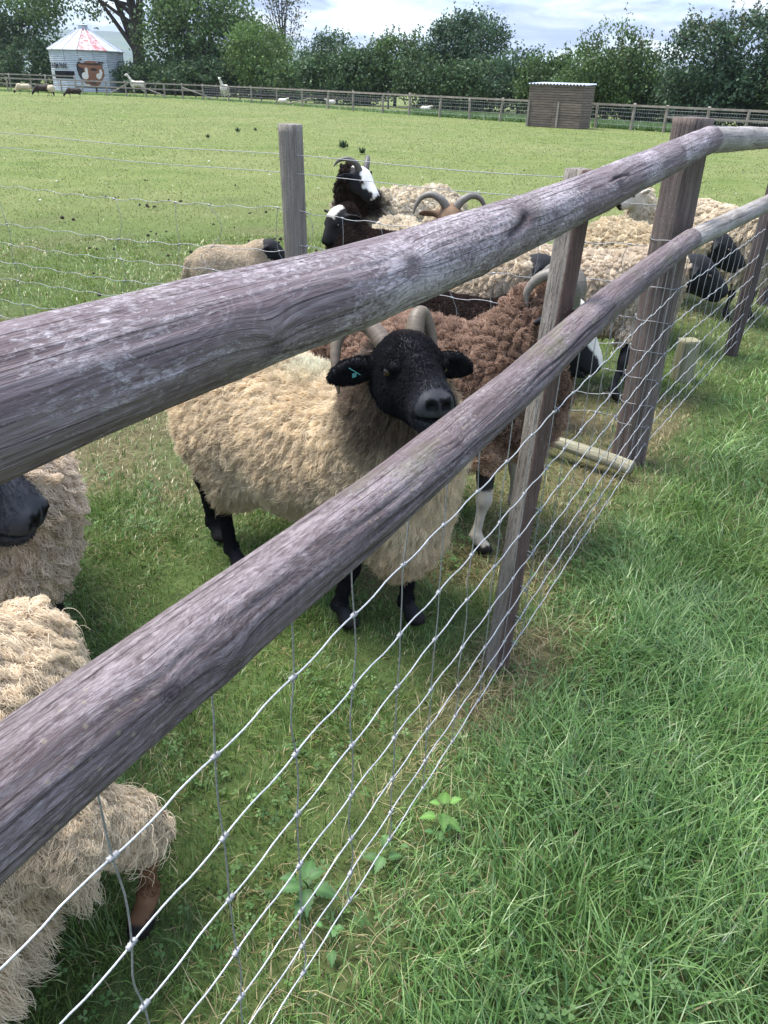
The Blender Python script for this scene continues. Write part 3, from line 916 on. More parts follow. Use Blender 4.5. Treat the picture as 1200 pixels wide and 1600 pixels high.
def sample_surface(V, Q, N, w, n, g):
    T = np.concatenate([Q[:, [0, 1, 2]], Q[:, [0, 2, 3]]])
    ar = .5 * np.linalg.norm(np.cross(V[T[:, 1]] - V[T[:, 0]], V[T[:, 2]] - V[T[:, 0]]), axis=1) * w[T].mean(1)
    cdf = np.cumsum(ar); t = np.searchsorted(cdf, g.random(n) * cdf[-1]); t = np.clip(t, 0, len(T) - 1)
    a, b = g.random(n), g.random(n); f = a + b > 1; a[f], b[f] = 1 - a[f], 1 - b[f]
    B = np.stack([1 - a - b, a, b], 1)
    P = (V[T[t]] * B[..., None]).sum(1); NN = unit((N[T[t]] * B[..., None]).sum(1))
    return P, NN

def fleece_curves(V, Q, N, w, n, length, curl, clumps, g, grav=.6, back=None, droop=0., pts=6, freq=2.2, clump_pull=.75, len_fn=None):
    """locks: strands pulled towards the tips of nearby clumps, with a crimp"""
    Pc, Nc = sample_surface(V, Q, N, w, clumps, g)
    P, Np = sample_surface(V, Q, N, w, n, g)
    kd = kdtree.KDTree(clumps)
    for i, p in enumerate(Pc): kd.insert(p, i)
    kd.balance()
    ci = np.array([kd.find(p)[1] for p in P])
    down = np.array([0, 0, -1.])
    def comb(Pn, Nn, jit):
        t = down - Nn * (Nn @ down)[:, None]
        flow = np.stack([fbm(Pn * 5, 7, 2) - .5, fbm(Pn * 5, 8, 2) - .5, fbm(Pn * 5, 9, 2) - .5], 1) * 1.6
        d = Nn * 1. + t * grav + flow * .6 + g.normal(0, jit, Pn.shape)
        if back is not None: d = d + np.asarray(back) * .35
        return unit(d)
    Dc = comb(Pc, Nc, .35); D = comb(P, Np, .25)
    Lc = length * g.uniform(.65, 1.35, clumps)
    if len_fn is not None: Lc = Lc * len_fn(Pc)
    L = Lc[ci] * g.uniform(.6, 1.1, n)
    tipc = Pc + Dc * Lc[:, None] + down * (droop * Lc[:, None])
    ph = g.uniform(0, 6.28, clumps)[ci] + g.normal(0, .7, n)
    cr = curl * g.uniform(.5, 1.4, n)
    u = unit(np.cross(D, g.normal(0, 1, D.shape))); v = np.cross(D, u)
    out = np.zeros((n, pts, 3))
    for k in range(pts):
        t = k / (pts - 1)
        own = P + D * (L * t)[:, None] + down * (droop * L * t * t)[:, None]
        cl = Pc[ci] + (tipc[ci] - Pc[ci]) * t
        q = own * (1 - clump_pull * t ** 1.3) + cl * (clump_pull * t ** 1.3) if True else own
        a = ph + freq * 2 * np.pi * t
        q = q + (u * np.cos(a)[:, None] + v * np.sin(a)[:, None]) * (cr * min(1, t * 2))[:, None]
        out[:, k] = q
    out[:, 0] = P - Np * .004
    return out, P, ci

def frame(fwd, up=(0, 0, 1.)):
    f = unit(np.asarray(fwd, float)); l = unit(np.cross(up, f)); u = np.cross(f, l)
    return np.stack([f, l, u], 1)      # columns: forward, left, up

HORNS = {
    'curl': [(-.035, .032, .062), (-.045, .046, .100), (-.085, .072, .105), (-.105, .102, .060), (-.085, .125, .005), (-.045, .135, -.040)],
    'wide': [(-.015, .030, .066), (-.030, .060, .100), (-.050, .112, .118), (-.055, .165, .098), (-.040, .200, .050), (-.020, .212, .010)],
    'back': [(-.01, .028, .064), (-.045, .045, .115), (-.105, .075, .125), (-.150, .100, .075), (-.140, .120, .010), (-.085, .130, -.025)],
    'short': [(-.01, .028, .062), (-.035, .05, .105), (-.075, .09, .115), (-.11, .12, .085)],
}
def horn_mesh(pts, r0, Rh, hc, sc, side, loc):
    P = catmull(np.asarray(pts, float), 60)
    P = P * np.array([1, side, 1.]) * sc
    W = P @ Rh.T + hc - np.asarray(loc)
    t = np.linspace(0, 1, 60)
    rid = .5 + .5 * np.sin(t ** .8 * 2 * np.pi * 26 + 1.5 * np.sin(t * 31))
    R = r0 * sc * (1 - t) ** .62 * (1 + .05 * (rid - .5) * (1 - t)) + .0018
    mb = MB().tube(W, R, 14)
    me = mb.mesh('horn', True)
    v = np.append(np.repeat(1 - rid, 14), [0, 0]) * np.append(np.repeat(1 - t * .7, 14), [0, 0])
    me.attributes.new('rid', 'FLOAT', 'POINT').data.foreach_set('value', v.astype(np.float32))
    return me

CREAM = ((.64, .51, .340), (.81, .69, .505)); PALE = ((.60, .51, .38), (.76, .68, .54))
BLACK = (.014, .014, .0165)
def build_sheep(name, label, hip, sho, head, nose, s=1., zc=.53, rb=.215, feet=None, res=.012, hair=0, hair_len=.035, hair_r=.0013, curl=.004, clumps=2500,
                wool=CREAM, neck=None, neck_r=(.20, .40), face=None, leg=BLACK, horn=None, horn_r=.024, horn_mat='horn', horn_sides=(1, -1), up=(0, 0, 1.), droop=0., grav=.6, freq=2.2, chest_low=0.,
                ear=(-.25, .12, -.18), hs=1., eyes=True, tags=(), seed=1, legs=True, group=None, neck_thick=1., wool_fn=None, head_on=True, facehair=0, len_fn=None, clump_pull=.75,
                breech=0., loose=0, tail=True, head_wool=0., cat='sheep', belly=0.):
    g = np.random.default_rng(seed)
    hip = np.array([*hip, 0.]); sho = np.array([*sho, 0.]); ax = unit(sho - hip); lf = np.array([-ax[1], ax[0], 0.]); Z = np.array([0, 0, 1.])
    mid = (hip + sho) / 2
    loc = (mid[0], mid[1], 0.)
    zc = zc * 1.; Rb = np.stack([ax, lf, Z], 1)
    S = SDF()
    L = np.linalg.norm(sho - hip)
    # fleeced trunk (group 1)
    S.ell(hip + Z * (zc + .0 * s) + ax * .02 * s, (.24 * s, rb * .98, rb * 1.02), Rb, .08 * s, 1)
    S.ell(mid + Z * (zc - .015 * s - belly), (L * .5 + .10 * s, rb * 1.04, rb * 1.02), Rb, .08 * s, 1)
    S.ell(sho + Z * (zc + .005 * s), (.19 * s, rb * .92, rb * 1.05), Rb, .08 * s, 1)
    S.ell(sho + ax * .10 * s + Z * (zc - .06 * s - chest_low * .5), (.12 * s, rb * .74, rb * .92 + chest_low * .6), Rb, .08 * s, 1)
    hc = np.array(head, float); Rh = frame(nose, up); k = s * hs
    def hp(x, y, z): return hc + Rh @ (np.array([x, y, z]) * k)
    nk0 = sho + ax * .06 * s + Z * (zc + rb * .30)
    nk1 = hp(-.075, 0, -.035)
    S.cap(nk0, .155 * s * neck_thick, nk1 * .55 + nk0 * .45, .115 * s * neck_thick, .08 * s, 1)
    S.cap(nk1 * .55 + nk0 * .45, .115 * s * neck_thick, nk1, .078 * s * (neck_thick + hs) / 2, .06 * s, 1)
    if head_wool: S.ell(hp(-.06, 0, .03), (.07 * k, .07 * k, .055 * k), Rh, .03, 1)
    if tail:
        S.cap(hip - ax * .20 * s + Z * (zc + rb * .45), .045 * s, hip - ax * .26 * s + Z * (zc - .06 * s), .032 * s, .04 * s, 1)
    # legs (group 2), wool breeches (group 1)
    if feet is None:
        feet = [sho[:2] + lf[:2] * .10 * s + ax[:2] * .03 * s, sho[:2] - lf[:2] * .10 * s - ax[:2] * .03 * s, hip[:2] + lf[:2] * .11 * s - ax[:2] * .08 * s, hip[:2] - lf[:2] * .11 * s - ax[:2] * .03 * s]
    if legs:
        for i, f in enumerate(feet):
            f = np.array([f[0], f[1], 0.]); sd = 1 if i % 2 == 0 else -1
            if i < 2:
                t0 = sho + lf * sd * .10 * s + Z * (zc - .10 * s)
                kn = f * .75 + (sho + lf * sd * .10 * s) * .25 + Z * .20 * s + ax * .012 * s
                S.cap(t0, .085 * s, (t0 + kn) / 2 + Z * .03 * s, .062 * s, .05 * s, 1)
                S.cap((t0 + kn) / 2, .040 * s, kn, .027 * s, .02 * s, 2)
            else:
                t0 = hip + lf * sd * .10 * s + Z * (zc - .06 * s)
                stf = (hip + lf * sd * .12 * s) * .5 + f * .5 + ax * .07 * s + Z * .36 * s
                kn = f - ax * .035 * s + Z * .235 * s
                S.cap(t0, .115 * s, stf, .080 * s, .06 * s, 1)
                S.cap(stf, .070 * s, stf * .4 + kn * .6, .046 * s, .04 * s, 1)
                S.cap(stf, .045 * s, kn, .028 * s, .02 * s, 2)
                if breech: S.cap(stf * .4 + kn * .6, .062 * s, kn * (1 - breech) + f * breech, .042 * s, .03 * s, 1)
            fet = f + Z * .062 * s - ax * .006 * s
            S.ell(kn + Z * .004 * s, (.031 * s, .029 * s, .038 * s), Rb, .012 * s, 2)
            S.cap(kn, .0235 * s, fet, .0170 * s, .015 * s, 2)
            S.ell(fet, (.024 * s, .024 * s, .022 * s), Rb, .015 * s, 2)
            S.cap(fet, .021 * s, f + ax * .028 * s + Z * .020 * s, .026 * s, .012 * s, 3)
            S.ell(f + ax * .030 * s + Z * .014 * s, (.038 * s, .029 * s, .024 * s), Rb, .01 * s, 3)
    # head (group 4), ears (group 5)
    if head_on:
        S.ell(hp(-.01, 0, .012), (.080 * k, .067 * k, .070 * k), Rh, .03 * k, 4)
        S.ell(hp(.02, 0, .042), (.045 * k, .052 * k, .034 * k), Rh, .025 * k, 4)
        S.cap(hp(.03, 0, -.004), .060 * k, hp(.148, 0, -.022), .043 * k, .025 * k, 4)
        S.cap(hp(.02, 0, .040), .040 * k, hp(.145, 0, .008), .0285 * k, .02 * k, 4)
        S.cap(hp(-.01, 0, -.050), .046 * k, hp(.140, 0, -.052), .026 * k, .03 * k, 4)
        S.ell(hp(.166, 0, -.014), (.030 * k, .039 * k, .033 * k), Rh, .015 * k, 4)
        S.ell(hp(.160, 0, -.048), (.028 * k, .028 * k, .018 * k), Rh, .008 * k, 4)
        for sd in (1, -1):
            S.ell(hp(.01, sd * .044, -.028), (.062 * k, .026 * k, .048 * k), Rh, .02 * k, 4)
            S.ell(hp(.050, sd * .052, .036), (.030 * k, .016 * k, .013 * k), Rh, .012 * k, 4)
            S.ell(hp(.182, sd * .019, -.004), (.014 * k, .012 * k, .016 * k), Rh, .008 * k, 4)
            ed = unit(np.array([ear[0], sd * 1., ear[2]])); eu = unit(np.array([.12, 0, 1.]) - ed * (np.array([.12, 0, 1.]) @ ed))
            Re = Rh @ np.stack([ed, np.cross(eu, ed), eu], 1)
            ec = hp(-.022, sd * .060, .016)
            el = ear[1] * k
            S.cap(ec, .018 * k, ec + Rh @ ed * el * .35, .020 * k, .012 * k, 5)
            Re2 = np.stack([Re[:, 0], Re[:, 2], Re[:, 1]], 1)
            S.ell(ec + Rh @ ed * el * .55, (el * .42, .030 * k, .0115 * k), Re2, .012 * k, 5)
            S.ell(ec + Rh @ ed * el * .84, (el * .30, .017 * k, .0085 * k), Re2, .014 * k, 5)
        for sd in (1, -1):
            S.sub(hp(.052, sd * .066, .022), (.016 * k, .010 * k, .010 * k), Rh, .006 * k)
            S.sub(hp(.199, sd * .016, -.006), (.016 * k, .0085 * k, .0065 * k), Rh, .004 * k)
            ed = unit(np.array([ear[0], sd * 1., ear[2]])); eu = unit(np.array([.12, 0, 1.]) - ed * (np.array([.12, 0, 1.]) @ ed))
            Re = Rh @ np.stack([ed, np.cross(eu, ed), eu], 1); Re2 = np.stack([Re[:, 0], Re[:, 2], Re[:, 1]], 1)
            fr = Re2[:, 2] * (1 if (Re2[:, 2] @ Rh[:, 0]) > 0 else -1)
            S.sub(hp(-.022, sd * .060, .016) + Rh @ ed * (ear[1] * k) * .60 + fr * .016 * k, (ear[1] * k * .38, .019 * k, .010 * k), Re2, .006 * k)
        S.sub(hp(.176, 0, -.036), (.040 * k, .052 * k, .0050 * k), Rh, .004 * k)
        S.sub(hp(.203, 0, -.020), (.012 * k, .0022 * k, .014 * k), Rh, .004 * k)
    V, Q = S.mesh(res if res < .0075 or res > .02 else res * 1.22)
    V = smooth_mesh(V, Q, 2, .45)
    V[:, 2] = np.maximum(V[:, 2], .001)
    N = v_normals(V, Q)
    d1, d2, d3, d4, d5 = (S.group_dist(V, i) for i in (1, 2, 3, 4, 5))
    bn = (vnoise(V * 60, seed) - .5) * .012
    bare = np.minimum(np.minimum(d2, d3), np.minimum(d4, d5))
    woolm = (d1 + bn < bare).astype(float)
    # lumps of the fleece under the strands
    lump = (fbm(V * 11, seed + 2, 3) - .5) * .034 * s + (fbm(V * 40, seed + 4, 2) - .5) * .007 * s
    V = V + N * (lump * woolm)[:, None]
    N = v_normals(V, Q)
    hl = (V - hc) @ Rh / k
    c0, c1 = np.array(wool[0]), np.array(wool[1])
    def wcol(P, n_):
        u = np.clip(.5 + (fbm(P * 9, seed + 30, 3) - .5) * 1.5 + g.normal(0, .22, n_), 0, 1)[:, None]
        c = c0 * (1 - u) + c1 * u
        if neck is not None:
            w = (1 - sstep(neck_r[0], neck_r[1], np.linalg.norm(P - hc, axis=1) + (fbm(P * 16, seed + 41, 2) - .5) * .10))[:, None]
            c = c * (1 - w) + np.array(neck) * (.7 + .6 * u) * w
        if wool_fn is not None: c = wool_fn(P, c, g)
        return np.clip(c, .004, .95)
    C = wcol(V, len(V)) * .9
    fc = np.tile(np.array(BLACK), (len(V), 1)) if face is None else face(hl)
    isf = (np.minimum(d4, d5) < np.minimum(d2, d3)) & (woolm < .5)
    C[isf] = fc[isf]
    isl = (~isf) & (woolm < .5)
    lg = leg(V) if callable(leg) else np.tile(np.array(leg), (len(V), 1))
    C[isl] = lg[isl]
    hf = isl & (d3 < d2) & (V[:, 2] < .036 * s); C[hf] = (.015, .013, .012)
    if head_on:                       # dark moist nostrils and lips
        ns = (np.hypot(hl[:, 0] - .190, np.abs(hl[:, 1]) - .014) < .012) & (np.abs(hl[:, 2] + .004) < .012)
        C[ns] = (.004, .004, .005)
    root = thing(name, label, cat, loc, group)
    me = mesh_np('body', V - np.array(loc), Q); set_col(me, C)
    obj('body', me, M['skin'], root)
    if hair:
        lf_ = len_fn if len_fn is not None else None
        cur, P, ci = fleece_curves(V, Q, N, woolm, hair, hair_len * s, curl, clumps, g, grav, -ax, droop, 6, freq, clump_pull, lf_)
        cc = wcol(P, len(P)) * (.80 + .4 * g.random((clumps, 1)))[ci]
        hair_object('fleece', (cur, np.clip(cc, .004, .95)), root, loc, M['wool'], hair_r * g.uniform(.7, 1.3, hair))
        if loose:                     # stray pale fibres lying over the fleece
            cur, P, ci = fleece_curves(V, Q, N, woolm, loose, hair_len * s * 1.35, curl * 2.6, max(200, loose // 3), g, 1.1, -ax, droop, 8, 1.4, .2)
            hair_object('stray_wool', (cur, np.clip(wcol(P, len(P)) * 1.18, 0, .95)), root, loc, M['wool'], hair_r * .75)
    if facehair:
        wf = ((woolm < .5) & (d3 > .004) & ~((hl[:, 0] > .172) & (np.abs(hl[:, 1]) < .05) & (hl[:, 2] > -.034) & (np.minimum(d4, d5) < .02))).astype(float)
        cur, P, ci = fleece_curves(V, Q, N, wf, facehair, .0060 * s, .0004, 2500, g, .9, -Rh[:, 0], 0, 3, .3, .1)
        lo_ = (P - hc) @ Rh / k
        fcol = np.tile(np.array(BLACK), (len(P), 1)) if face is None else face(lo_)
        ish = np.linalg.norm(P - hc, axis=1) < .32 * k
        fcol[~ish] = (leg(P[~ish]) if callable(leg) else np.array(leg))
        hair_object('face_hair', (cur, np.clip(fcol * g.uniform(.75, 1.1, (len(P), 1)), .003, .9)), root, loc, M['wool'], .0007)
    if head_on and eyes:
        for sd in (1, -1):
            e = hp(.052, sd * .0575, .022) - np.array(loc)
            mb = MB(); th, ph_ = np.meshgrid(np.linspace(0, np.pi, 9), np.linspace(0, 2 * np.pi, 13)[:-1], indexing='ij')
            sp = np.stack([np.sin(th) * np.cos(ph_), np.sin(th) * np.sin(ph_), np.cos(th)], -1).reshape(-1, 3) * .0115 * k
            q = [[i * 12 + j, i * 12 + (j + 1) % 12, (i + 1) * 12 + (j + 1) % 12, (i + 1) * 12 + j] for i in range(8) for j in range(12)]
            mb.add(sp + e, q); eo = obj('eye', mb.mesh('eye', True), M['eye'], root)
            pm = MB().ell_disc(e + Rh @ np.array([.003, sd * .0108, .001]) * k, Rh @ np.array([1., 0, 0]) * .0065 * k, Rh @ np.array([0, 0, 1.]) * .0028 * k, Rh @ np.array([0, sd * .0022, 0]) * k)
            obj('pupil', pm.mesh('pupil', True), M['pupil'], eo)
    if horn:
        pts = HORNS[horn] if isinstance(horn, str) else horn
        for sd in horn_sides:
            hp_ = pts[0 if sd > 0 else 1] if isinstance(pts, tuple) else pts
            obj('horn', horn_mesh(hp_, horn_r, Rh, hc, k, sd, loc), M[horn_mat], root)
    for (sd, mt, t) in tags:
        ed = unit(np.array([ear[0], sd * 1., ear[2]])); ec = hp(-.022, sd * .060, .016) + Rh @ ed * (ear[1] * k) * t - np.array(loc)
        fr = Rh[:, 0]; eu = Rh[:, 2]; el = Rh @ ed
        mb = MB().box(ec + fr * .014 * k - eu * .004 * k, (.009 * k, .003 * k, .008 * k), np.stack([el, fr, eu], 1))
        r_ = unit(el + eu * .9)
        mb.box(ec + fr * .017 * k + eu * .005 * k, (.028 * k, .0016, .0019 * k), np.stack([r_, fr, np.cross(r_, fr)], 1))
        obj('ear_tag', mb.mesh('ear_tag'), M[mt], root)
    return root
def _ell_disc(s, c, a, b, n):
    th = np.arange(12) * np.pi / 6
    V = np.vstack([c + np.cos(th)[:, None] * a + np.sin(th)[:, None] * b, [c + n]])
    return s.add(V, (), [[i, (i + 1) % 12, 12] for i in range(12)])
MB.ell_disc = _ell_disc
# ------------------------------------------------------------------ the flock
def blaze(white, half=.030, top=.13, lo=-.02, dark=BLACK):
    def f(h):
        w = (np.abs(h[:, 1]) < half + .012 * np.sin(h[:, 0] * 30)) & (h[:, 2] > lo - .1 * h[:, 0]) & (h[:, 0] < .183)
        c = np.tile(np.array(dark), (len(h), 1)); c[w] = white
        return c
    return f
def dusty(h):
    """black face with a dusty grey bridge and a brown poll"""
    c = np.tile(np.array((.012, .012, .0145)), (len(h), 1))
    n = fbm(h * 60, 5, 3)
    w = np.exp(-(h[:, 1] / .022) ** 2) * sstep(.0, .05, h[:, 0]) * (h[:, 2] > -.01) * (1 - sstep(.12, .19, h[:, 0]))
    c = c + (w * (.5 + .5 * sstep(.30, .75, n)))[:, None] * np.array([.020, .021, .026])
    w2 = np.exp(-((h[:, 1] / .03) ** 2 + ((h[:, 0] - .0) / .03) ** 2)) * (h[:, 2] > .03)
    c = c + (w2 * .6)[:, None] * np.array([.040, .026, .020])
    m = sstep(.12, .17, h[:, 0])
    return c + m[:, None] * np.array([.030, .031, .035])
GRP = 'sheep crowding along the fence'
def mark_green(P, c, g):
    d = np.linalg.norm((P - np.array([-.22, 2.26, .80])) / np.array([.10, .10, .08]), axis=1)
    w = (np.exp(-d ** 2) * .75 * (g.random(len(P)) < .75))[:, None]
    c = c * (1 - w) + np.array([.30, .52, .45]) * w
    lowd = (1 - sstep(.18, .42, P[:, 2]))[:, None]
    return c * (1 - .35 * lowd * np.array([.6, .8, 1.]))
build_sheep('ewe', 'cream long-woolled ewe with black face and teal ear tag looking out between the two rails', (-.485, 2.40), (-.01, 2.08), (.044, 1.775, .898), (.30, -.95, .02),
            zc=.535, rb=.225, feet=[(.085, 2.0), (-.125, 1.97), (-.63, 2.46), (-.525, 2.28)], res=.0058, hair=130000, hair_len=.034, hair_r=.00085, curl=.003, clumps=9000, grav=1.15, freq=1.5, clump_pull=.40,
            neck=(.20, .15, .11), neck_r=(.19, .36), face=dusty, horn=([(-.045, .028, .050), (-.070, .040, .092), (-.082, .058, .100), (-.076, .074, .066), (-.062, .080, .030), (-.050, .081, .004)],
            [(-.050, .032, .042), (-.090, .056, .074), (-.110, .095, .082), (-.098, .128, .045), (-.072, .138, -.005), (-.050, .136, -.055)]), horn_r=.020,
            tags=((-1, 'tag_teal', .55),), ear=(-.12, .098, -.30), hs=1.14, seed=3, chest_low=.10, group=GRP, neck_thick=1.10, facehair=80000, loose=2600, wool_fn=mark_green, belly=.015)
build_sheep('sheep', 'curly brown sheep with curled grey horns and white blaze behind the black-faced ewe', (-.22, 2.90), (.40, 2.62), (.575, 2.575, .825), (.64, -.27, -.68),
            zc=.575, rb=.200, feet=[(.52, 2.72), (.345, 2.43), (-.18, 3.0), (-.30, 2.76)], res=.010, hair=65000, hair_len=.034, hair_r=.0013, curl=.0055, clumps=3000, grav=.5, freq=1.6, clump_pull=.58,
            wool=((.19, .116, .082), (.46, .312, .228)), face=blaze((.66, .62, .56), .036, lo=-.02), leg=lambda P: np.where((P[:, 2] < .24)[:, None], np.array([.42, .37, .30]), np.array([.03, .025, .022])),
            horn=[(-.02, .032, .056), (-.060, .044, .095), (-.110, .056, .095), (-.142, .068, .050), (-.135, .080, -.005), (-.095, .086, -.035)], horn_r=.026, horn_mat='horn_grey', hs=1.10, seed=5, group=GRP,
            wool_fn=lambda P, c, g: c * np.where(P[:, 2] < .45, 1.15, .92)[:, None] + (P[:, 2] < .42)[:, None] * np.array([.10, .075, .045]) + (sstep(.15, -.2, P[:, 0]) if False else np.clip((.25 - P[:, 0]) * .5, 0, .2))[:, None] * np.array([.55, .40, .30]))
build_sheep('sheep', 'cream sheep with a wet black muzzle standing behind the shaggy pale one', (-1.36, 2.16), (-1.0, 1.66), (-.945, 1.40, .815), (.80, -.12, -.36),
            zc=.545, rb=.225, res=.0068, facehair=22000, hair=48000, hair_len=.034, hair_r=.0012, curl=.004, clumps=2600, grav=.8, wool=((.56, .45, .33), (.72, .60, .47)), seed=7, group=GRP, face=dusty, hs=1.38, neck_thick=1.1)
build_sheep('sheep', 'shaggy pale sheep with matted hanging locks and a tan hind leg beside the netting', (-.72, .97), (-.88, .42), (-1.0, .05, .58), (-.5, -.8, -.35),
            zc=.485, rb=.190, chest_low=.22, belly=.10, feet=[(-.80, .34), (-1.02, .42), (-.45, .965), (-.84, 1.12)], res=.0105, hair=140000, hair_len=.034, hair_r=.0008, curl=.0065, clumps=6000, grav=1.0, droop=.4, freq=2.0, clump_pull=.72,
            wool=((.60, .48, .33), (.78, .66, .50)), leg=lambda P: np.array([.16, .085, .045]) * (.6 + .8 * fbm(P * 40, 3, 2))[:, None], seed=9, group=GRP, head_on=True,
            breech=.10, facehair=16000, len_fn=lambda P: np.where((P[:, 0] > -.58) & (P[:, 1] > .86), .45, 1. + 2.0 * (1 - sstep(.26, .40, P[:, 2])) * (vnoise(P * 14, 5) > .42)), loose=1500)
# beyond the cross fence
build_sheep('sheep', 'piebald sheep with white blaze, dark neck and swept back horns standing tall in the paddock', (.36, 6.92), (-.26, 6.62), (-.27, 6.30, .865), (.60, -.48, -.48),
            zc=.545, rb=.215, res=.014, hair=30000, hair_len=.032, hair_r=.0022, curl=.006, clumps=1600, wool=PALE, neck=(.035, .025, .02), neck_r=(.30, .46), face=blaze((.74, .71, .66), .044, lo=-.012), horn=[(-.01, .030, .060), (-.045, .058, .092), (-.085, .10, .098), (-.115, .140, .068), (-.12, .165, .020)], horn_r=.022, horn_mat='horn_dark', hs=1.12, seed=12, group=GRP, grav=.5)
build_sheep('sheep', 'dark brown young sheep with white forehead patch in front of the piebald one', (.22, 5.22), (-.25, 5.42), (-.375, 5.42, .70), (-.42, -.45, -.66), s=.86,
            zc=.50, rb=.155, res=.012, hair=60000, hair_len=.018, hair_r=.0013, curl=.002, clumps=9000, clump_pull=.3, wool=((.022, .014, .011), (.050, .032, .026)), face=lambda h: np.where(((h[:, 0] < .035) & (h[:, 2] > .02) & (np.abs(h[:, 1]) < .04))[:, None], np.array([.55, .50, .43]), np.array([.012, .011, .011])), seed=14, group=GRP, leg=(.02, .015, .012), hs=1.15)
build_sheep('ram', 'cream sheep with tan face and wide curving horns facing the cross fence', (.02, 5.98), (.27, 5.58), (.36, 5.26, .755), (.05, -.80, -.42),
            zc=.455, rb=.185, res=.013, hair=22000, hair_len=.03, hair_r=.002, curl=.005, clumps=1500, wool=PALE, face=lambda h: np.array([.18, .112, .068]) * (.6 + .8 * fbm(h * 40, 8, 2))[:, None], leg=(.2, .13, .08), horn='wide', horn_r=.024, horn_mat='horn_grey', hs=1.12, seed=16, group=GRP)
build_sheep('lamb', 'small cream lamb with black head behind the round grey post', (-1.235, 5.32), (-.93, 5.46), (-.835, 5.42, .50), (.80, .0, -.35), s=.66,
            zc=.37, rb=.148, res=.010, hair=50000, hair_len=.012, hair_r=.0012, curl=.0015, clumps=8000, clump_pull=.3, wool=((.52, .42, .30), (.64, .54, .41)), seed=18, group=GRP, leg=(.10, .08, .065), hs=1.15)
build_sheep('sheep', 'dark brown smooth-backed sheep pressed against the cross fence behind the curly brown one', (.12, 4.00), (.62, 3.84), (.86, 3.72, .50), (.8, -.3, -.4), s=.86,
            zc=.42, rb=.165, res=.012, hair=60000, hair_len=.016, hair_r=.0012, curl=.002, clumps=9000, clump_pull=.3, wool=((.020, .012, .010), (.045, .028, .023)), seed=20, group=GRP, leg=(.02, .015, .012))
build_sheep('sheep', 'cream sheep with black head and pale green ear tag in the middle of the flock', (-.12, 4.66), (.50, 4.46), (.80, 4.28, .645), (.80, -.05, -.30),
            zc=.45, rb=.19, res=.013, hair=30000, hair_len=.036, hair_r=.0016, curl=.005, clumps=2000, wool=((.52, .42, .30), (.68, .58, .45)), seed=22, group=GRP, tags=((-1, 'tag_teal', .5), (1, 'tag_teal', .5)), hs=1.05, grav=.8)
build_sheep('sheep', 'cream sheep with glossy black head and pale tag reaching past the thick strainer post', (.80, 4.42), (1.36, 4.36), (1.625, 4.26, .668), (.86, -.10, -.42),
            zc=.525, rb=.215, feet=[(1.40, 4.46), (1.25, 4.08), (.74, 4.54), (.82, 4.30)], res=.012, hair=42000, hair_len=.036, hair_r=.0014, curl=.006, clumps=3200, wool=((.56, .46, .34), (.73, .63, .50)), seed=24, group=GRP, tags=((-1, 'tag_teal', .45),), hs=1.12, grav=.9, droop=.25, clump_pull=.75)
build_sheep('sheep', 'cream sheep with black head looking out under the lower rail beyond the thick post', (1.58, 5.82), (1.82, 5.36), (2.01, 5.02, .675), (.86, -.12, -.40),
            zc=.51, rb=.20, res=.014, hair=20000, hair_len=.03, hair_r=.0022, curl=.005, clumps=1400, wool=((.52, .42, .28), (.66, .56, .40)), seed=26, group=GRP, hs=1.12)
build_sheep('ram', 'shaggy cream ram with curled tan horn by the furthest dark post', (2.36, 6.42), (2.66, 5.96), (2.80, 5.68, .74), (.55, -.6, -.5),
            zc=.56, rb=.22, res=.014, hair=26000, hair_len=.05, hair_r=.0022, curl=.006, clumps=1400, wool=((.56, .47, .34), (.72, .62, .48)), seed=28, group=GRP, horn='curl', horn_r=.026, droop=.5, grav=.9, face=lambda h: np.tile(np.array([.22, .14, .085]), (len(h), 1)))
build_sheep('lamb', 'white-faced lamb with dark nose peeping out behind the thick strainer post', (2.28, 6.85), (2.02, 6.62), (1.88, 6.48, .80), (-.80, -.25, -.30), s=.9,
            zc=.52, rb=.17, res=.014, hair=14000, hair_len=.02, hair_r=.0022, curl=.004, clumps=1400, wool=PALE, seed=30, group=GRP, leg=(.3, .25, .2), face=lambda h: np.where((h[:, 0] > .165)[:, None], np.array([.02, .016, .015]), np.array([.60, .53, .44])), ear=(-.2, .12, .35))
# ------------------------------------------------------------------ far side of the field
def at(px, D, z=0.):
    return np.array([(px - 616) / 1373. * D, D, z])
def hz(px, y, D):
    """height of a thing seen at row y of the photograph when it stands D metres off"""
    return CAM_H + (132 + .035 * (px - 600) - y) / 1572. * D

def make_hills():
    a = np.radians(np.linspace(-65, 65, 261)); n = len(a)
    rows = []
    for k, (r, f) in enumerate(((2300, 0.), (2900, .55), (3600, 1.), (4400, .8), (5200, 0.))):
        h = 85 + 60 * (fbm(np.stack([a * 7, a * 0 + 2.3 * k, a * 0], 1), 77, 4) - .35) + 60 * sstep(.1, -.5, a)
        rows.append(np.stack([r * np.sin(a), r * np.cos(a), h * f - (2 if f == 0 else 0)], 1))
    V = np.concatenate(rows)
    i = np.arange(len(rows) - 1)[:, None] * n; j = np.arange(n - 1)[None]
    Q = np.stack([i + j, i + j + 1, i + n + j + 1, i + n + j], -1).reshape(-1, 4)
    t = NT('wooded_hills')
    f = t.noise(t.obj(), .004, 5); f2 = t.noise(t.obj(), .03, 4)
    c = t.ramp(f, [(.40, (.030, .055, .024)), (.55, (.06, .10, .035)), (.7, (.13, .15, .06))])
    t.fin(t.mix(t.math('MULTIPLY', f2, .5), c, (.02, .04, .02)), .9, .1)
    obj('hills', mesh_np('hills', V, Q), t.m, kind='structure')
make_hills()

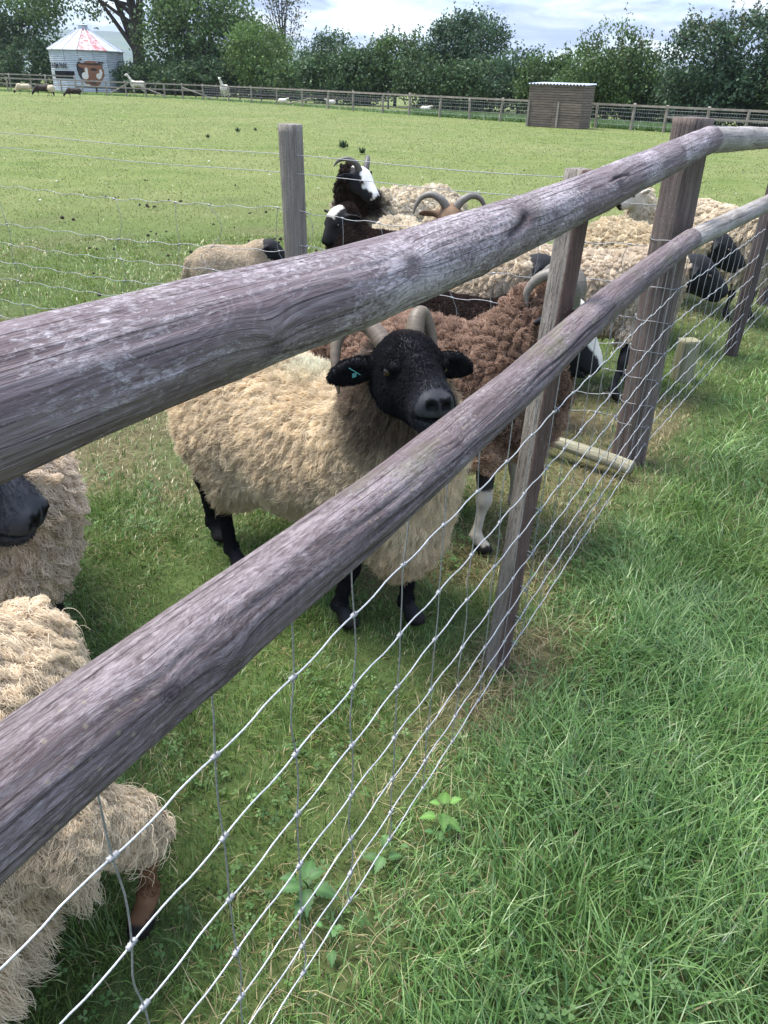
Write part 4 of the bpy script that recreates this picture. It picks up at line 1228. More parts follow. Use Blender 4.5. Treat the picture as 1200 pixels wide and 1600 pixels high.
BARK = None
def m_bark():
    t = NT('bark'); f = t.noise(t.map(t.obj(), (6, 6, 1.2)), 3, 5, .65)
    t.bump(f, .8, .05)
    return t.fin(t.ramp(f, [(.3, (.030, .024, .018)), (.7, (.085, .070, .055))]), .9, .1)
M['bark'] = m_bark()
LEAFPAL = {
    'dark': ((.024, .050, .020), (.052, .096, .036), (.098, .150, .060)),
    'mid': ((.036, .070, .020), (.078, .135, .040), (.135, .200, .066)),
    'light': ((.050, .092, .024), (.100, .165, .044), (.155, .230, .070)),
    'blue': ((.028, .056, .030), (.056, .100, .052), (.100, .152, .082)),
    'rusty': ((.040, .062, .024), (.085, .105, .046), (.150, .130, .080)),
}
def leaf_cloud(P, size, pal, g, drop=.0, elong=1.5):
    """one diamond leaf per point"""
    n = len(P)
    a = unit(g.normal(0, 1, (n, 3)) + np.array([0, 0, -drop])); b = unit(np.cross(a, g.normal(0, 1, (n, 3))))
    s = (size * g.uniform(.55, 1.35, n))[:, None]
    V = np.stack([P - a * s * elong * .5, P + b * s * .42 + a * s * .05, P + a * s * elong * .5, P - b * s * .42 - a * s * .05], 1).reshape(-1, 3)
    q = np.arange(n)[:, None] * 4 + np.arange(4)[None]
    d, m, l = (np.array(x) for x in LEAFPAL[pal])
    u = g.random((n, 1)) * .75 + .25 * g.random((n, 1))
    c = np.where(u < .5, d * (1 - 2 * u) + m * 2 * u, m * (2 - 2 * u) + l * (2 * u - 1))
    return V, q, np.repeat(c, 4, 0)
def tree(name, label, pos, H, lobes, nclump, per, leaf, pal, seed, trunk_r=.16, fork=.3, group=None, spread=.36, drop=.2, limbs=7, wisps=0, pal2=None, cat='tree', shell=.55, lean=(0, 0)):
    """lobes: (dx, dy, z, rx, ry, rz) crown volumes relative to the foot"""
    g = np.random.default_rng(seed)
    root = thing(name, label, cat, tuple(pos), group)
    lb = np.array(lobes, float)
    vol = lb[:, 3] * lb[:, 4] * lb[:, 5]; vol = vol ** .8
    li = g.choice(len(lb), nclump, p=vol / vol.sum())
    d = unit(g.normal(0, 1, (nclump, 3))); r = (shell + (1 - shell) * g.random(nclump) ** .6)
    C = lb[li, :3] + d * lb[li, 3:6] * r[:, None]
    C += (np.stack([fbm(C * .9, seed, 2), fbm(C * .9, seed + 1, 2), fbm(C * .9, seed + 2, 2)], 1) - .5) * 1.3
    C[:, 2] = np.maximum(C[:, 2], .15)
    # limbs run to some of the clumps
    mb = MB()
    top = np.array([lean[0], lean[1], H * .72])
    tk = catmull([(0, 0, -.3), (g.normal(0, .08), g.normal(0, .08), H * .2), (top[0] * .5 + g.normal(0, .2), top[1] * .5, H * .45), top], 16)
    tr = np.interp(np.linspace(0, 1, 16), [0, .06, .5, 1], [trunk_r * 1.5, trunk_r * 1.05, trunk_r * .7, trunk_r * .18])
    mb.tube(tk, tr, 10)
    far = C[np.argsort(-np.linalg.norm(C - np.array([0, 0, H * .4]), axis=1))][: max(limbs * 6, 6)]
    for i in range(limbs):
        e = far[g.integers(len(far))]
        j = g.integers(int(16 * fork), 13); b = tk[j]
        m = b * .5 + e * .5 + g.normal(0, .25, 3) + np.array([0, 0, .15 * H * .3])
        P = catmull([b, b * .75 + m * .25 + np.array([0, 0, .1]), m, e], 14)
        mb.tube(P, np.linspace(tr[j] * .62, .012, 14), 6)
        for _ in range(3):
            q = P[g.integers(6, 13)]; e2 = q + unit(g.normal(0, 1, 3) + np.array([0, 0, .6])) * g.uniform(.5, 1.3)
            mb.tube(catmull([q, (q + e2) / 2 + g.normal(0, .1, 3), e2], 6), np.linspace(tr[j] * .2, .008, 6), 4)
    obj('trunk', mb.mesh('trunk', True), M['bark'], root)
    per = int(per * 1.5); leaf = leaf * .78
    P = np.repeat(C, per, 0) + g.normal(0, 1, (nclump * per, 3)) * np.array([spread, spread, spread * .72])
    P[:, 2] = np.maximum(P[:, 2], .05)
    Vs, Qs, Cs = leaf_cloud(P, leaf, pal, g, drop)
    Cs = Cs * np.repeat(np.repeat(g.uniform(.65, 1.4, nclump), per), 4)[:, None]
    n = len(Vs)
    if wisps:                      # upright leafy shoots that break the outline
        S, sw = [], []
        hi = C[np.argsort(-C[:, 2])][: max(4, nclump // 4)]
        for _ in range(wisps):
            b = hi[g.integers(len(hi))]; ln = g.uniform(.5, 1.35); dr = unit(np.array([g.normal(0, .35), g.normal(0, .35), 1.]))
            t = g.random(22)[:, None]
            S.append(b + dr * ln * t + g.normal(0, .07, (22, 3)))
        W = np.concatenate(S); v2, q2, c2 = leaf_cloud(W, leaf * .8, pal2 or pal, g, drop)
        Vs = np.concatenate([Vs, v2]); Qs = np.concatenate([Qs, q2 + n]); Cs = np.concatenate([Cs, c2])
    me = mesh_np('crown', Vs, Qs, False); set_col(me, np.clip(Cs, .004, 1))
    obj('crown', me, M['leaf'], root)
    return root
def make_trees():
    T = 'trees and shrubs behind the far fence'
    tree('broad_tree', 'large dark leafy tree at the left of the round metal silo', at(8, 102), 15, [(0, 0, 9, 6.5, 5, 6), (-4, 0, 5, 5, 4, 4.5), (3.5, -1, 4.0, 3.6, 3, 3.6)], 330, 34, .34, 'dark', 1, .4, group=T, spread=.7)
    tree('oak_tree', 'big oak with a thick dark trunk and spreading boughs behind the silo', at(212, 93), 17, [(-6, 0, 10.5, 5, 4, 2.8), (4.5, 0, 10.8, 5, 4, 3.0), (0, 0, 14, 6, 5, 4), (-10, 0, 8.2, 3.0, 3, 1.9), (-4.5, 0, 7.6, 2.2, 2, 1.0)], 300, 26, .32, 'mid', 2, .72, .25, group=T, limbs=16, spread=.65)
    tree('broad_tree', 'wide rounded green tree whose foliage reaches the ground beside the oak', at(318, 88), 9, [(0, 0, 5.6, 5.0, 4, 4.0), (-3.6, 0, 4.2, 2.8, 3, 3.6), (2.2, -.5, 3.6, 4.0, 3.4, 3.4), (-1, 0, 8.4, 3.4, 3, 2.0)], 380, 34, .30, 'mid', 3, .3, group=T, spread=.6, shell=.7)
    tree('broad_tree', 'pale green drooping tree at the right edge of the wide rounded one', at(398, 82), 6, [(0, 0, 3.6, 3.0, 2.6, 2.4), (.9, -.5, 2.0, 2.3, 2.2, 1.8)], 190, 34, .24, 'light', 4, .2, group=T, spread=.48, drop=1.2, shell=.7)
    tree('sparse_tree', 'tall thin tree with sparse leaves and sky showing through it', at(436, 112), 15, [(0, 0, 9.0, 2.8, 2.4, 4.5), (1.2, 0, 5.2, 2.6, 2, 2.4), (-1, 0, 12.5, 2, 2, 3)], 120, 15, .26, 'rusty', 5, .22, group=T, limbs=18, spread=.55)
    tree('broad_tree', 'grey-green tree rising behind the dark hedge', at(515, 96), 6, [(0, 0, 3.6, 3.2, 2.4, 2.6), (-2.2, 0, 2.6, 2, 2, 2)], 150, 30, .26, 'blue', 6, .18, group=T, spread=.5, wisps=12)
    tree('leafy_tree', 'tall upright tree with ragged pointed top above the hedge', at(722, 66), 6.8, [(0, 0, 3.6, 2.9, 2.3, 2.6), (.9, 0, 4.5, 1.9, 1.7, 1.7), (-1.3, 0, 4.0, 1.9, 1.7, 1.9), (0, 0, 1.8, 3.2, 2.2, 1.7)], 330, 34, .20, 'blue', 7, .18, group=T, spread=.38, wisps=46, shell=.65, pal2='blue')
    tree('leafy_tree', 'reddish-tipped tree standing in the hedge line', at(610, 69), 5, [(0, 0, 2.7, 2.8, 2.0, 1.9), (-1.6, 0, 2.3, 1.9, 1.7, 1.7), (1.6, 0, 2.6, 1.7, 1.5, 1.7)], 220, 34, .20, 'mid', 8, .14, group=T, spread=.40, wisps=26, pal2='rusty', shell=.65)
    tree('willow_tree', 'spreading willow-like tree with arching wispy shoots behind the slatted shelter', at(942, 52), 5.2, [(0, 0, 2.7, 2.6, 2.0, 1.9), (-1.3, -.2, 2.1, 1.8, 1.7, 1.6), (1.2, 0, 2.4, 1.8, 1.6, 1.7), (.3, 0, 1.3, 2.9, 1.9, 1.2)], 330, 36, .16, 'mid', 9, .15, group=T, spread=.33, wisps=40, drop=1.1, shell=.68, pal2='rusty')
    tree('leafy_tree', 'dark tree with two leafy peaks at the end of the hedge', at(1106, 48), 5.3, [(-.9, 0, 3.1, 1.9, 1.7, 1.7), (1.4, 0, 3.3, 1.7, 1.6, 1.9), (0, 0, 1.5, 2.8, 1.8, 1.4)], 330, 36, .17, 'blue', 10, .15, group=T, spread=.32, wisps=46, pal2='rusty', shell=.62)
    tree('leafy_tree', 'dark bushy tree behind the bend of the top rail', at(1235, 47), 4.8, [(0, 0, 2.7, 2.2, 1.8, 2.0), (0, 0, 1.2, 2.5, 1.8, 1.2)], 220, 34, .18, 'dark', 11, .15, group=T, spread=.34, wisps=20)
    hs = [(-40, 96, 4.5, 5.0, 'dark'), (50, 92, 4.2, 4.6, 'dark'), (225, 86, 2.7, 4.2, 'dark'), (290, 83, 2.6, 4.0, 'dark'), (468, 78, 3.0, 3.0, 'mid'), (508, 70, 3.5, 2.4, 'dark'), (552, 68, 3.8, 2.4, 'dark'),
          (655, 65, 3.7, 2.4, 'dark'), (700, 63, 3.2, 2.4, 'dark'), (760, 61, 3.3, 2.3, 'dark'), (806, 59, 3.5, 2.2, 'blue'), (848, 57, 3.5, 2.2, 'mid'), (900, 55, 2.6, 2.2, 'dark'), (990, 53, 2.7, 2.2, 'dark'), (1045, 51, 2.8, 2.2, 'dark'), (1100, 50, 2.2, 2.0, 'dark'), (1160, 49, 2.4, 2.2, 'dark'), (1215, 48, 2.4, 2.2, 'dark'), (360, 84, 2.4, 3.6, 'dark'), (425, 82, 1.9, 2.6, 'dark')]
    lab = ['dark shrub filling the gap left of the silo under the large dark tree', 'dark shrub close against the left wall of the round silo', 'low dark shrub at the foot of the thick oak trunk', 'low dark shrub between the oak and the wide rounded tree',
           'mid green shrub beside the gateway left of the dark hedge', 'dark square-ended shrub that begins the long hedge', 'dark hedge shrub left of the reddish-tipped tree', 'dark hedge shrub between the reddish-tipped tree and the tall ragged tree', 'dark hedge shrub in front of the tall ragged tree',
           'dark hedge shrub right of the tall ragged tree', 'blue-green hedge shrub between the ragged tree and the slatted shelter', 'lighter green hedge shrub just left of the slatted shelter', 'dark low shrub directly behind the slatted shelter', 'dark low shrub under the willow-like tree',
           'dark shrub filling the gap between willow-like and twin-peaked trees', 'dark shrub under the twin-peaked tree', 'dark shrub right of the twin-peaked tree behind the thick post', 'dark shrub ending the hedge beyond the bend of the rail', 'low dark shrub under the wide rounded tree', 'low dark shrub under the pale drooping tree']
    for i, (px, D, h, w, pal) in enumerate(hs):
        tree('hedge_shrub', lab[i], at(px, D), h, [(0, 0, h * .5, w, 1.4, h * .48), (w * .4, 0, h * .62, w * .5, 1.2, h * .34)], 150, 30, .20 * D / 64, pal, 40 + i, .10, group='shrubs of the overgrown hedge', spread=.36, wisps=8, cat='shrub', limbs=4, shell=.6)
make_trees()

def make_silo():
    D = 87.; c = at(132, D); R = 55 / 1373. * D; Hw = hz(132, 79, D); Ht = hz(132, 46, D)
    S = thing('grain_silo', 'round galvanised steel silo with conical roof, faded red panel and painted animals', 'silo', tuple(c))
    n = 16; off = -math.pi / 2 + math.radians(6)
    t = NT('galvanised_sheet'); o = t.obj()
    sp = t.node('ShaderNodeSeparateXYZ'); t.l.new(o, sp.inputs[0])
    wv = t.math('SINE', t.math('MULTIPLY', sp.outputs[2], 42)); t.bump(wv, .6, .03)
    f = t.noise(t.map(o, (.8, .8, 2.5)), 2, 5)
    M['sheet'] = t.fin(t.ramp(f, [(.3, (.33, .36, .41)), (.7, (.47, .50, .55))]), .5, .4, Metallic=.15)
    M['sheet_roof'] = m_plain('roof_sheet', (.47, .50, .55), .45, .4, .15, 2)
    t = NT('faded_red'); f = t.noise(t.obj(), 3, 5, .65, .5)
    M['roof_red'] = t.fin(t.ramp(f, [(.38, (.34, .07, .065)), (.56, (.45, .38, .40))]), .6, .3)
    def ring(r, z, k=n): 
        a = off + np.arange(k) * 2 * math.pi / k
        return np.stack([r * np.cos(a), r * np.sin(a), np.full(k, z)], 1)
    for i in range(n):             # wall panels, each with two courses
        for z0, z1 in ((0, Hw * .40), (Hw * .40, Hw * .72), (Hw * .72, Hw)):
            a, b = off + i * 2 * math.pi / n, off + (i + 1) * 2 * math.pi / n
            if i in (14, 15) and z0 == Hw * .40 and False: continue
            g = .006
            P = [(R * math.cos(a + g), R * math.sin(a + g), z0 + .01), (R * math.cos(b - g), R * math.sin(b - g), z0 + .01), (R * math.cos(b - g), R * math.sin(b - g), z1 - .01), (R * math.cos(a + g), R * math.sin(a + g), z1 - .01)]
            q = np.array(P); inn = q * np.array([.985, .985, 1])
            obj('wall_panel', MB().add(np.vstack([q, inn]), [[0, 1, 2, 3], [7, 6, 5, 4], [0, 4, 5, 1], [1, 5, 6, 2], [2, 6, 7, 3], [3, 7, 4, 0]]).mesh('wall_panel'), M['sheet'], S)
    core = MB().tube([(0, 0, 0), (0, 0, Hw)], R * .975, n); obj('core', core.mesh('core'), M['sheet'], S)
    for i in range(n):             # roof sectors with raised ribs
        a, b = off + i * 2 * math.pi / n, off + (i + 1) * 2 * math.pi / n
        q = np.array([(R * 1.04 * math.cos(a), R * 1.04 * math.sin(a), Hw - .05), (R * 1.04 * math.cos(b), R * 1.04 * math.sin(b), Hw - .05), (.35 * math.cos(b), .35 * math.sin(b), Ht), (.35 * math.cos(a), .35 * math.sin(a), Ht)])
        s_ = obj('roof_sheet', MB().add(np.vstack([q, q - [0, 0, .06]]), [[0, 1, 2, 3], [7, 6, 5, 4], [0, 4, 5, 1], [1, 5, 6, 2], [2, 6, 7, 3], [3, 7, 4, 0]]).mesh('roof_sheet'), M['roof_red'] if i in (0, 1) else M['sheet_roof'], S)
        if i in (0, 1): s_['label'] = 'faded red roof sheet'
        obj('roof_rib', MB().tube([q[0] + [0, 0, .03], q[3] + [0, 0, .03]], .04, 5).mesh('roof_rib'), M['sheet_roof'], s_)
    obj('vent_cap', MB().tube([(0, 0, Ht - .05), (0, 0, Ht + .22), (0, 0, Ht + .24), (0, 0, Ht + .34)], [.42, .42, .55, .1], 14).mesh('vent_cap'), M['sheet_roof'], S)
    # open hatch below the sign
    M['hatch'] = m_plain('dark_opening', (.012, .012, .014), .9, .1)
    M['ink'] = m_plain('sign_ink', (.03, .03, .04), .7, .2)
    to = -math.pi / 2
    def onwall(a, z, r=1.004):
        k = (a - off) % (2 * math.pi / n) - math.pi / n
        rr = R * math.cos(math.pi / n) / math.cos(k) * r
        return (rr * math.cos(a), rr * math.sin(a), z)
    def patch(name, a0, a1, z0, z1, mat, nu=14, nv=2, r=1.006, colf=None, parent=S):
        A, Zv = np.meshgrid(np.linspace(a0, a1, nu), np.linspace(z0, z1, nv), indexing='ij')
        V = np.array([onwall(a, z, r) for a, z in zip(A.ravel(), Zv.ravel())]); i, j = np.meshgrid(np.arange(nu - 1), np.arange(nv - 1), indexing='ij'); b = (i * nv + j).ravel()
        me = mesh_np(name, V, np.stack([b, b + nv, b + nv + 1, b + 1], 1), False)
        if colf is not None:
            u = (A.ravel() - a0) / (a1 - a0); v = (Zv.ravel() - z0) / (z1 - z0); keep, C = colf(u, v)
            set_col(me, C)
            import bmesh
            bm = bmesh.new(); bm.from_mesh(me); bm.verts.ensure_lookup_table()
            bmesh.ops.delete(bm, geom=[x for x in bm.verts if not keep[x.index]], context='VERTS'); bm.to_mesh(me); bm.free()
        return obj(name, me, mat, parent)
    ang = lambda px: math.asin(max(-.98, min(.98, (px - 132) / 55.))) + to
    zof = lambda y: hz(132, y, D - R)
    patch('hatch', ang(93), ang(129), zof(124), zof(112), M['hatch'])
    tx = bpy.data.curves.new('sign_text', 'FONT'); tx.body = 'FARM PARK'; tx.size = .62; tx.align_x = 'CENTER'; tx.align_y = 'CENTER'; tx.extrude = .01; tx.offset = .012; tx.materials.append(M['ink'])
    so = bpy.data.objects.new('sign_text', tx); COL.objects.link(so)
    bpy.context.view_layer.update()
    tm = bpy.data.meshes.new_from_object(so.evaluated_get(bpy.context.evaluated_depsgraph_get())); bpy.data.objects.remove(so); bpy.data.curves.remove(tx)
    so = obj('sign_text', tm, M['ink'], S)
    am = ang(104.5); p = onwall(am, zof(104.5), 1.02)
    so.location = p; so.rotation_euler = (math.pi / 2, 0, am + math.pi / 2); so.scale = (.74, 1.0, 1)
    def mural(u, v):
        # a brown cow's head with two white goats and a dark bough in front of it
        n_ = len(u); C = np.tile(np.array([.40, .43, .48]), (n_, 1)); K = np.zeros(n_, bool)
        def e(cx, cy, rx, ry, col):
            m = ((u - cx) / rx) ** 2 + ((v - cy) / ry) ** 2 < 1
            C[m] = col; K[m] = True
        e(.50, .52, .43, .40, (.22, .10, .06)); e(.5, .26, .28, .26, (.20, .09, .055)); e(.14, .66, .12, .22, (.03, .025, .025)); e(.16, .50, .10, .22, (.035, .03, .03))
        e(.5, .75, .4, .12, (.24, .11, .065)); e(.55, .80, .40, .035, (.05, .035, .03)); e(.84, .86, .13, .03, (.05, .035, .03)); e(.20, .95, .05, .05, (.10, .05, .035))
        e(.28, .40, .11, .12, (.62, .58, .54)); e(.34, .55, .045, .14, (.62, .58, .54)); e(.72, .40, .09, .10, (.62, .58, .54)); e(.80, .52, .05, .12, (.62, .58, .54))
        e(.58, .62, .11, .05, (.045, .03, .03)); e(.48, .16, .09, .07, (.10, .05, .035)); e(.30, .06, .12, .05, (.58, .56, .55)); e(.76, .04, .10, .04, (.58, .56, .55))
        return K, C
    t = NT('mural_paint'); M['mural'] = t.fin(t.attr('col'), .7, .2)
    patch('mural', ang(132), ang(172), zof(137), zof(91), M['mural'], 60, 70, 1.012, mural)
make_silo()

def make_far_fence():
    F = thing('far_fence', 'long wooden post and rail fence with netting across the far side of the field', 'fence', (0, 45, 0))
    px = [-60, 0, 38, 85, 118, 156, 187, 218, 247, 276, 308, 348, 384, 424, 464, 505, 544.5, 591, 634, 682, 730, 778, 826, 931, 988, 1040, 1105, 1168, 1230]
    D = np.interp(px, [-60, 0, 150, 308, 424, 505, 591, 682, 778, 931, 1040, 1230], [74, 73, 71, 68, 62, 56.5, 51.5, 48, 45, 41, 38.5, 35.5])
    B = [at(p, d) for p, d in zip(px, D)]
    O = np.array([0, 45, 0.])
    g = np.random.default_rng(4)
    for p, b in zip(px, B):
        h = 1.06 + g.normal(0, .03); ln = g.normal(0, .03, 2)
        post('post', b - O - [0, 0, .1], b - O + [ln[0], ln[1], h], rounded_rect(.055, .05, g.uniform(0, 1), 5), M['far_wood'], F, int(p) + 99, .006, 8, 12)
    for i in range(len(B) - 1):
        a, b = B[i] - O, B[i + 1] - O; d = unit(b - a); nn = np.array([d[1], -d[0], 0]) * .06
        R_ = np.stack([d, np.array([-d[1], d[0], 0]), [0, 0, 1]], 1)
        L = np.linalg.norm(b - a)
        def bar(z, h): obj('rail', MB().box((a + b) / 2 + nn + [0, 0, z], (L - .01, .04, h), R_).mesh('rail'), M['far_wood'], F)
        bar(1.0, .09)
        if px[i] < 300 or px[i] > 1030: bar(.62, .08)
        mb = MB()
        if px[i] >= 280:
            for z in (.2, .38, .55, .72, .86): mb.tube([a + [0, 0, z], b + [0, 0, z]], .006, 3)
            for u in np.linspace(.06, .94, 14): mb.tube([a + (b - a) * u + [0, 0, .12], a + (b - a) * u + [0, 0, .86]], .005, 3)
            obj('netting', mb.mesh('netting'), M['stay'], F)
    for (p0, z0, p1, z1, d) in ((160, .15, 190, .9, 71.4), (247, .15, 205, .85, 69.8), (276, .8, 324, .1, 68), (440, .12, 478, .5, 60)):
        a, b = at(p0, d, z0), at(p1, d, z1); obj('brace', MB().tube([a - O, b - O], .05, 6).mesh('brace'), M['far_wood'], F)
    # the darker second fence behind it
    F2 = thing('back_fence', 'dark second fence running close behind the far post and rail fence', 'fence', (0, 60, 0))
    px = [-50, 5, 62, 108, 140, 232, 264, 296, 330, 366, 400, 446, 470, 600]; D = np.interp(px, [-50, 140, 330, 470, 600], [78, 76, 73, 68, 60]); O = np.array([0, 60, 0.])
    B = [at(p, d) for p, d in zip(px, D)]
    for p, b in zip(px, B):
        h = 1.35 if p < 110 else 1.1
        post('post', b - O - [0, 0, .1], b - O + [0, 0, h], rounded_rect(.06, .055, .3, 5), M['far_wood'] if p < 110 else M['far_dark'], F2, int(p) + 199, .006, 6, 10)
    for i in range(len(B) - 1):
        a, b = B[i] - O, B[i + 1] - O; d = unit(b - a); R_ = np.stack([d, np.array([-d[1], d[0], 0]), [0, 0, 1]], 1); L = np.linalg.norm(b - a)
        zz = (1.28, .95) if px[i] < 100 else (.95, .5)
        for z in zz: obj('rail', MB().box((a + b) / 2 + [0, 0, z], (L - .01, .04, .10), R_).mesh('rail'), M['far_wood'] if px[i] < 100 else M['far_dark'], F2)
make_far_fence()

def make_shelter():
    D = 40.3; c = at(871, D); S = thing('field_shelter', 'slatted grey timber field shelter with corrugated roof edge by the far fence', 'shelter', tuple(c))
    S.rotation_euler = (0, 0, math.radians(-30))
    W, Dp, H = 2.55, 1.5, 1.72
    t = NT('weathered_slat'); f = t.noise(t.map(t.obj(), (3, 3, 30)), 1, 4); rn = t.node('ShaderNodeObjectInfo').outputs['Random']
    c0 = t.ramp(f, [(.3, (.115, .088, .068)), (.7, (.25, .20, .16))])
    M['slat'] = t.fin(t.mix(t.math('MULTIPLY', rn, .45), c0, (.10, .08, .07)), .85, .2)
    M['inside'] = m_plain('shelter_inside', (.03, .025, .02), .9, .1)
    obj('core', MB().box((0, 0, H / 2 - .02), (W - .10, Dp - .10, H - .06)).mesh('core'), M['inside'], S)
    n = 17; h = H / n; g = np.random.default_rng(3)
    for k in range(n):
        z = h * (k + .5)
        for sx in (-1, 1):
            x0, x1 = (-W / 2, -.08) if sx < 0 else (-.07, W / 2)
            obj('slat', MB().box(((x0 + x1) / 2, -Dp / 2 + g.normal(0, .004), z), (x1 - x0, .024, h * .84)).mesh('slat'), M['slat'], S)
            obj('slat', MB().box((sx * (W / 2 + .012), 0, z), (.024, Dp, h * .84)).mesh('slat'), M['slat'], S)
        obj('slat', MB().box((0, Dp / 2, z), (W, .024, h * .84)).mesh('slat'), M['slat'], S)
    for x in (-W / 2 + .06, .05 + W * .06):
        obj('post', MB().box((x, -Dp / 2 - .055, .52), (.075, .07, 1.05)).mesh('post'), M['far_wood'], S)
    rf = MB(); u = np.linspace(-W / 2 - .06, W / 2 + .06, 121); zz = H + .02 + .028 * np.sin(u * 2 * np.pi / .155)
    V = np.concatenate([np.stack([u, np.full_like(u, y), zz + dz], 1) for y, dz in ((-Dp / 2 - .08, 0.), (Dp / 2 + .08, .06))]); i = np.arange(120)
    rf.add(V, np.stack([i, i + 1, i + 122, i + 121], 1)); rf.add(V - [0, 0, .012], np.stack([i + 121, i + 122, i + 1, i], 1))
    obj('roof_sheet', rf.mesh('roof_sheet', True), M['sheet_roof'], S)
make_shelter()

def make_far_animals():
    FG = 'sheep grazing far across the field'
    cr = ((.48, .38, .25), (.62, .52, .37)); dk = ((.03, .02, .016), (.06, .04, .03))
    for i, (px, y, col, lab, dx) in enumerate(((25, 147, cr, 'distant cream sheep grazing apart near the far fence corner', -1), (54, 149.5, dk, 'distant dark brown sheep grazing beside a cream one', -1),
                                               (68, 150.5, cr, 'distant cream sheep grazing between two dark ones', .4), (104, 153, dk, 'distant small dark sheep grazing in front of the silo', -1))):
        D = CAM_H * 1572 / (y - (132 + .035 * (px - 600))); p = at(px, D); s = .95 if i != 3 else .82
        build_sheep('sheep', lab, (p[0] - dx * .28, p[1] + .12), (p[0] + dx * .28, p[1] - .1), (p[0] + dx * .62, p[1] - .25, .20), (dx * .5, -.2, -.85), s=s, zc=.52 * s, rb=.22 * s, res=.028, wool=col, seed=60 + i, group=FG, eyes=False, leg=(.05, .04, .03))
    wh = ((.62, .56, .47), (.74, .69, .60))
    for px, y, lab, hip, sho, hd, nz in ((204, 149, 'white llama standing side-on beyond the far fence beside the silo', (.55, .0), (-.25, -.05), (-.75, -.15, 1.55), (-.9, -.1, -.12)),
                                         (340, 157, 'white llama facing the camera beyond the far fence', (.12, .6), (.02, -.1), (-.16, -.35, 1.50), (-.1, -.9, -.15))):
        D = CAM_H * 1572 / (y - (132 + .035 * (px - 600))) + (3 if px < 300 else 0); p = at(px, D)
        build_sheep('llama', lab, (p[0] + hip[0], p[1] + hip[1]), (p[0] + sho[0], p[1] + sho[1]), (p[0] + hd[0], p[1] + hd[1], hd[2]), nz, s=1.2, zc=.86, rb=.24, res=.028, wool=wh, seed=70, eyes=False, leg=(.5, .45, .38),
                    face=lambda h: np.tile(np.array([.66, .61, .53]), (len(h), 1)), ear=(0, .14, 1.6), neck_thick=.72, cat='llama', hs=.95)
    for px, y, lab, s, sd in ((434, 166, 'tiny white lamb far off by the gateway', .55, 1), (509, 168, 'tiny cream lamb beside a far fence post', .6, -1), (660, 176, 'tiny white lamb resting in long grass beyond the far fence', .6, 1)):
        D = CAM_H * 1572 / (y - (132 + .035 * (px - 600))); p = at(px, D)
        z = .32 if px != 660 else .22
        build_sheep('lamb', lab, (p[0] - .2 * sd, p[1] + .05), (p[0] + .15 * sd, p[1]), (p[0] + .36 * sd, p[1] - .1, z + .16), (sd * .6, -.5, -.2), s=s, zc=z, rb=.14, res=.024, wool=wh, seed=80, eyes=False, group='lambs by the far fence', leg=(.5, .45, .38), legs=px != 660,
                    face=lambda h: np.tile(np.array([.60, .54, .45]), (len(h), 1)))
make_far_animals()

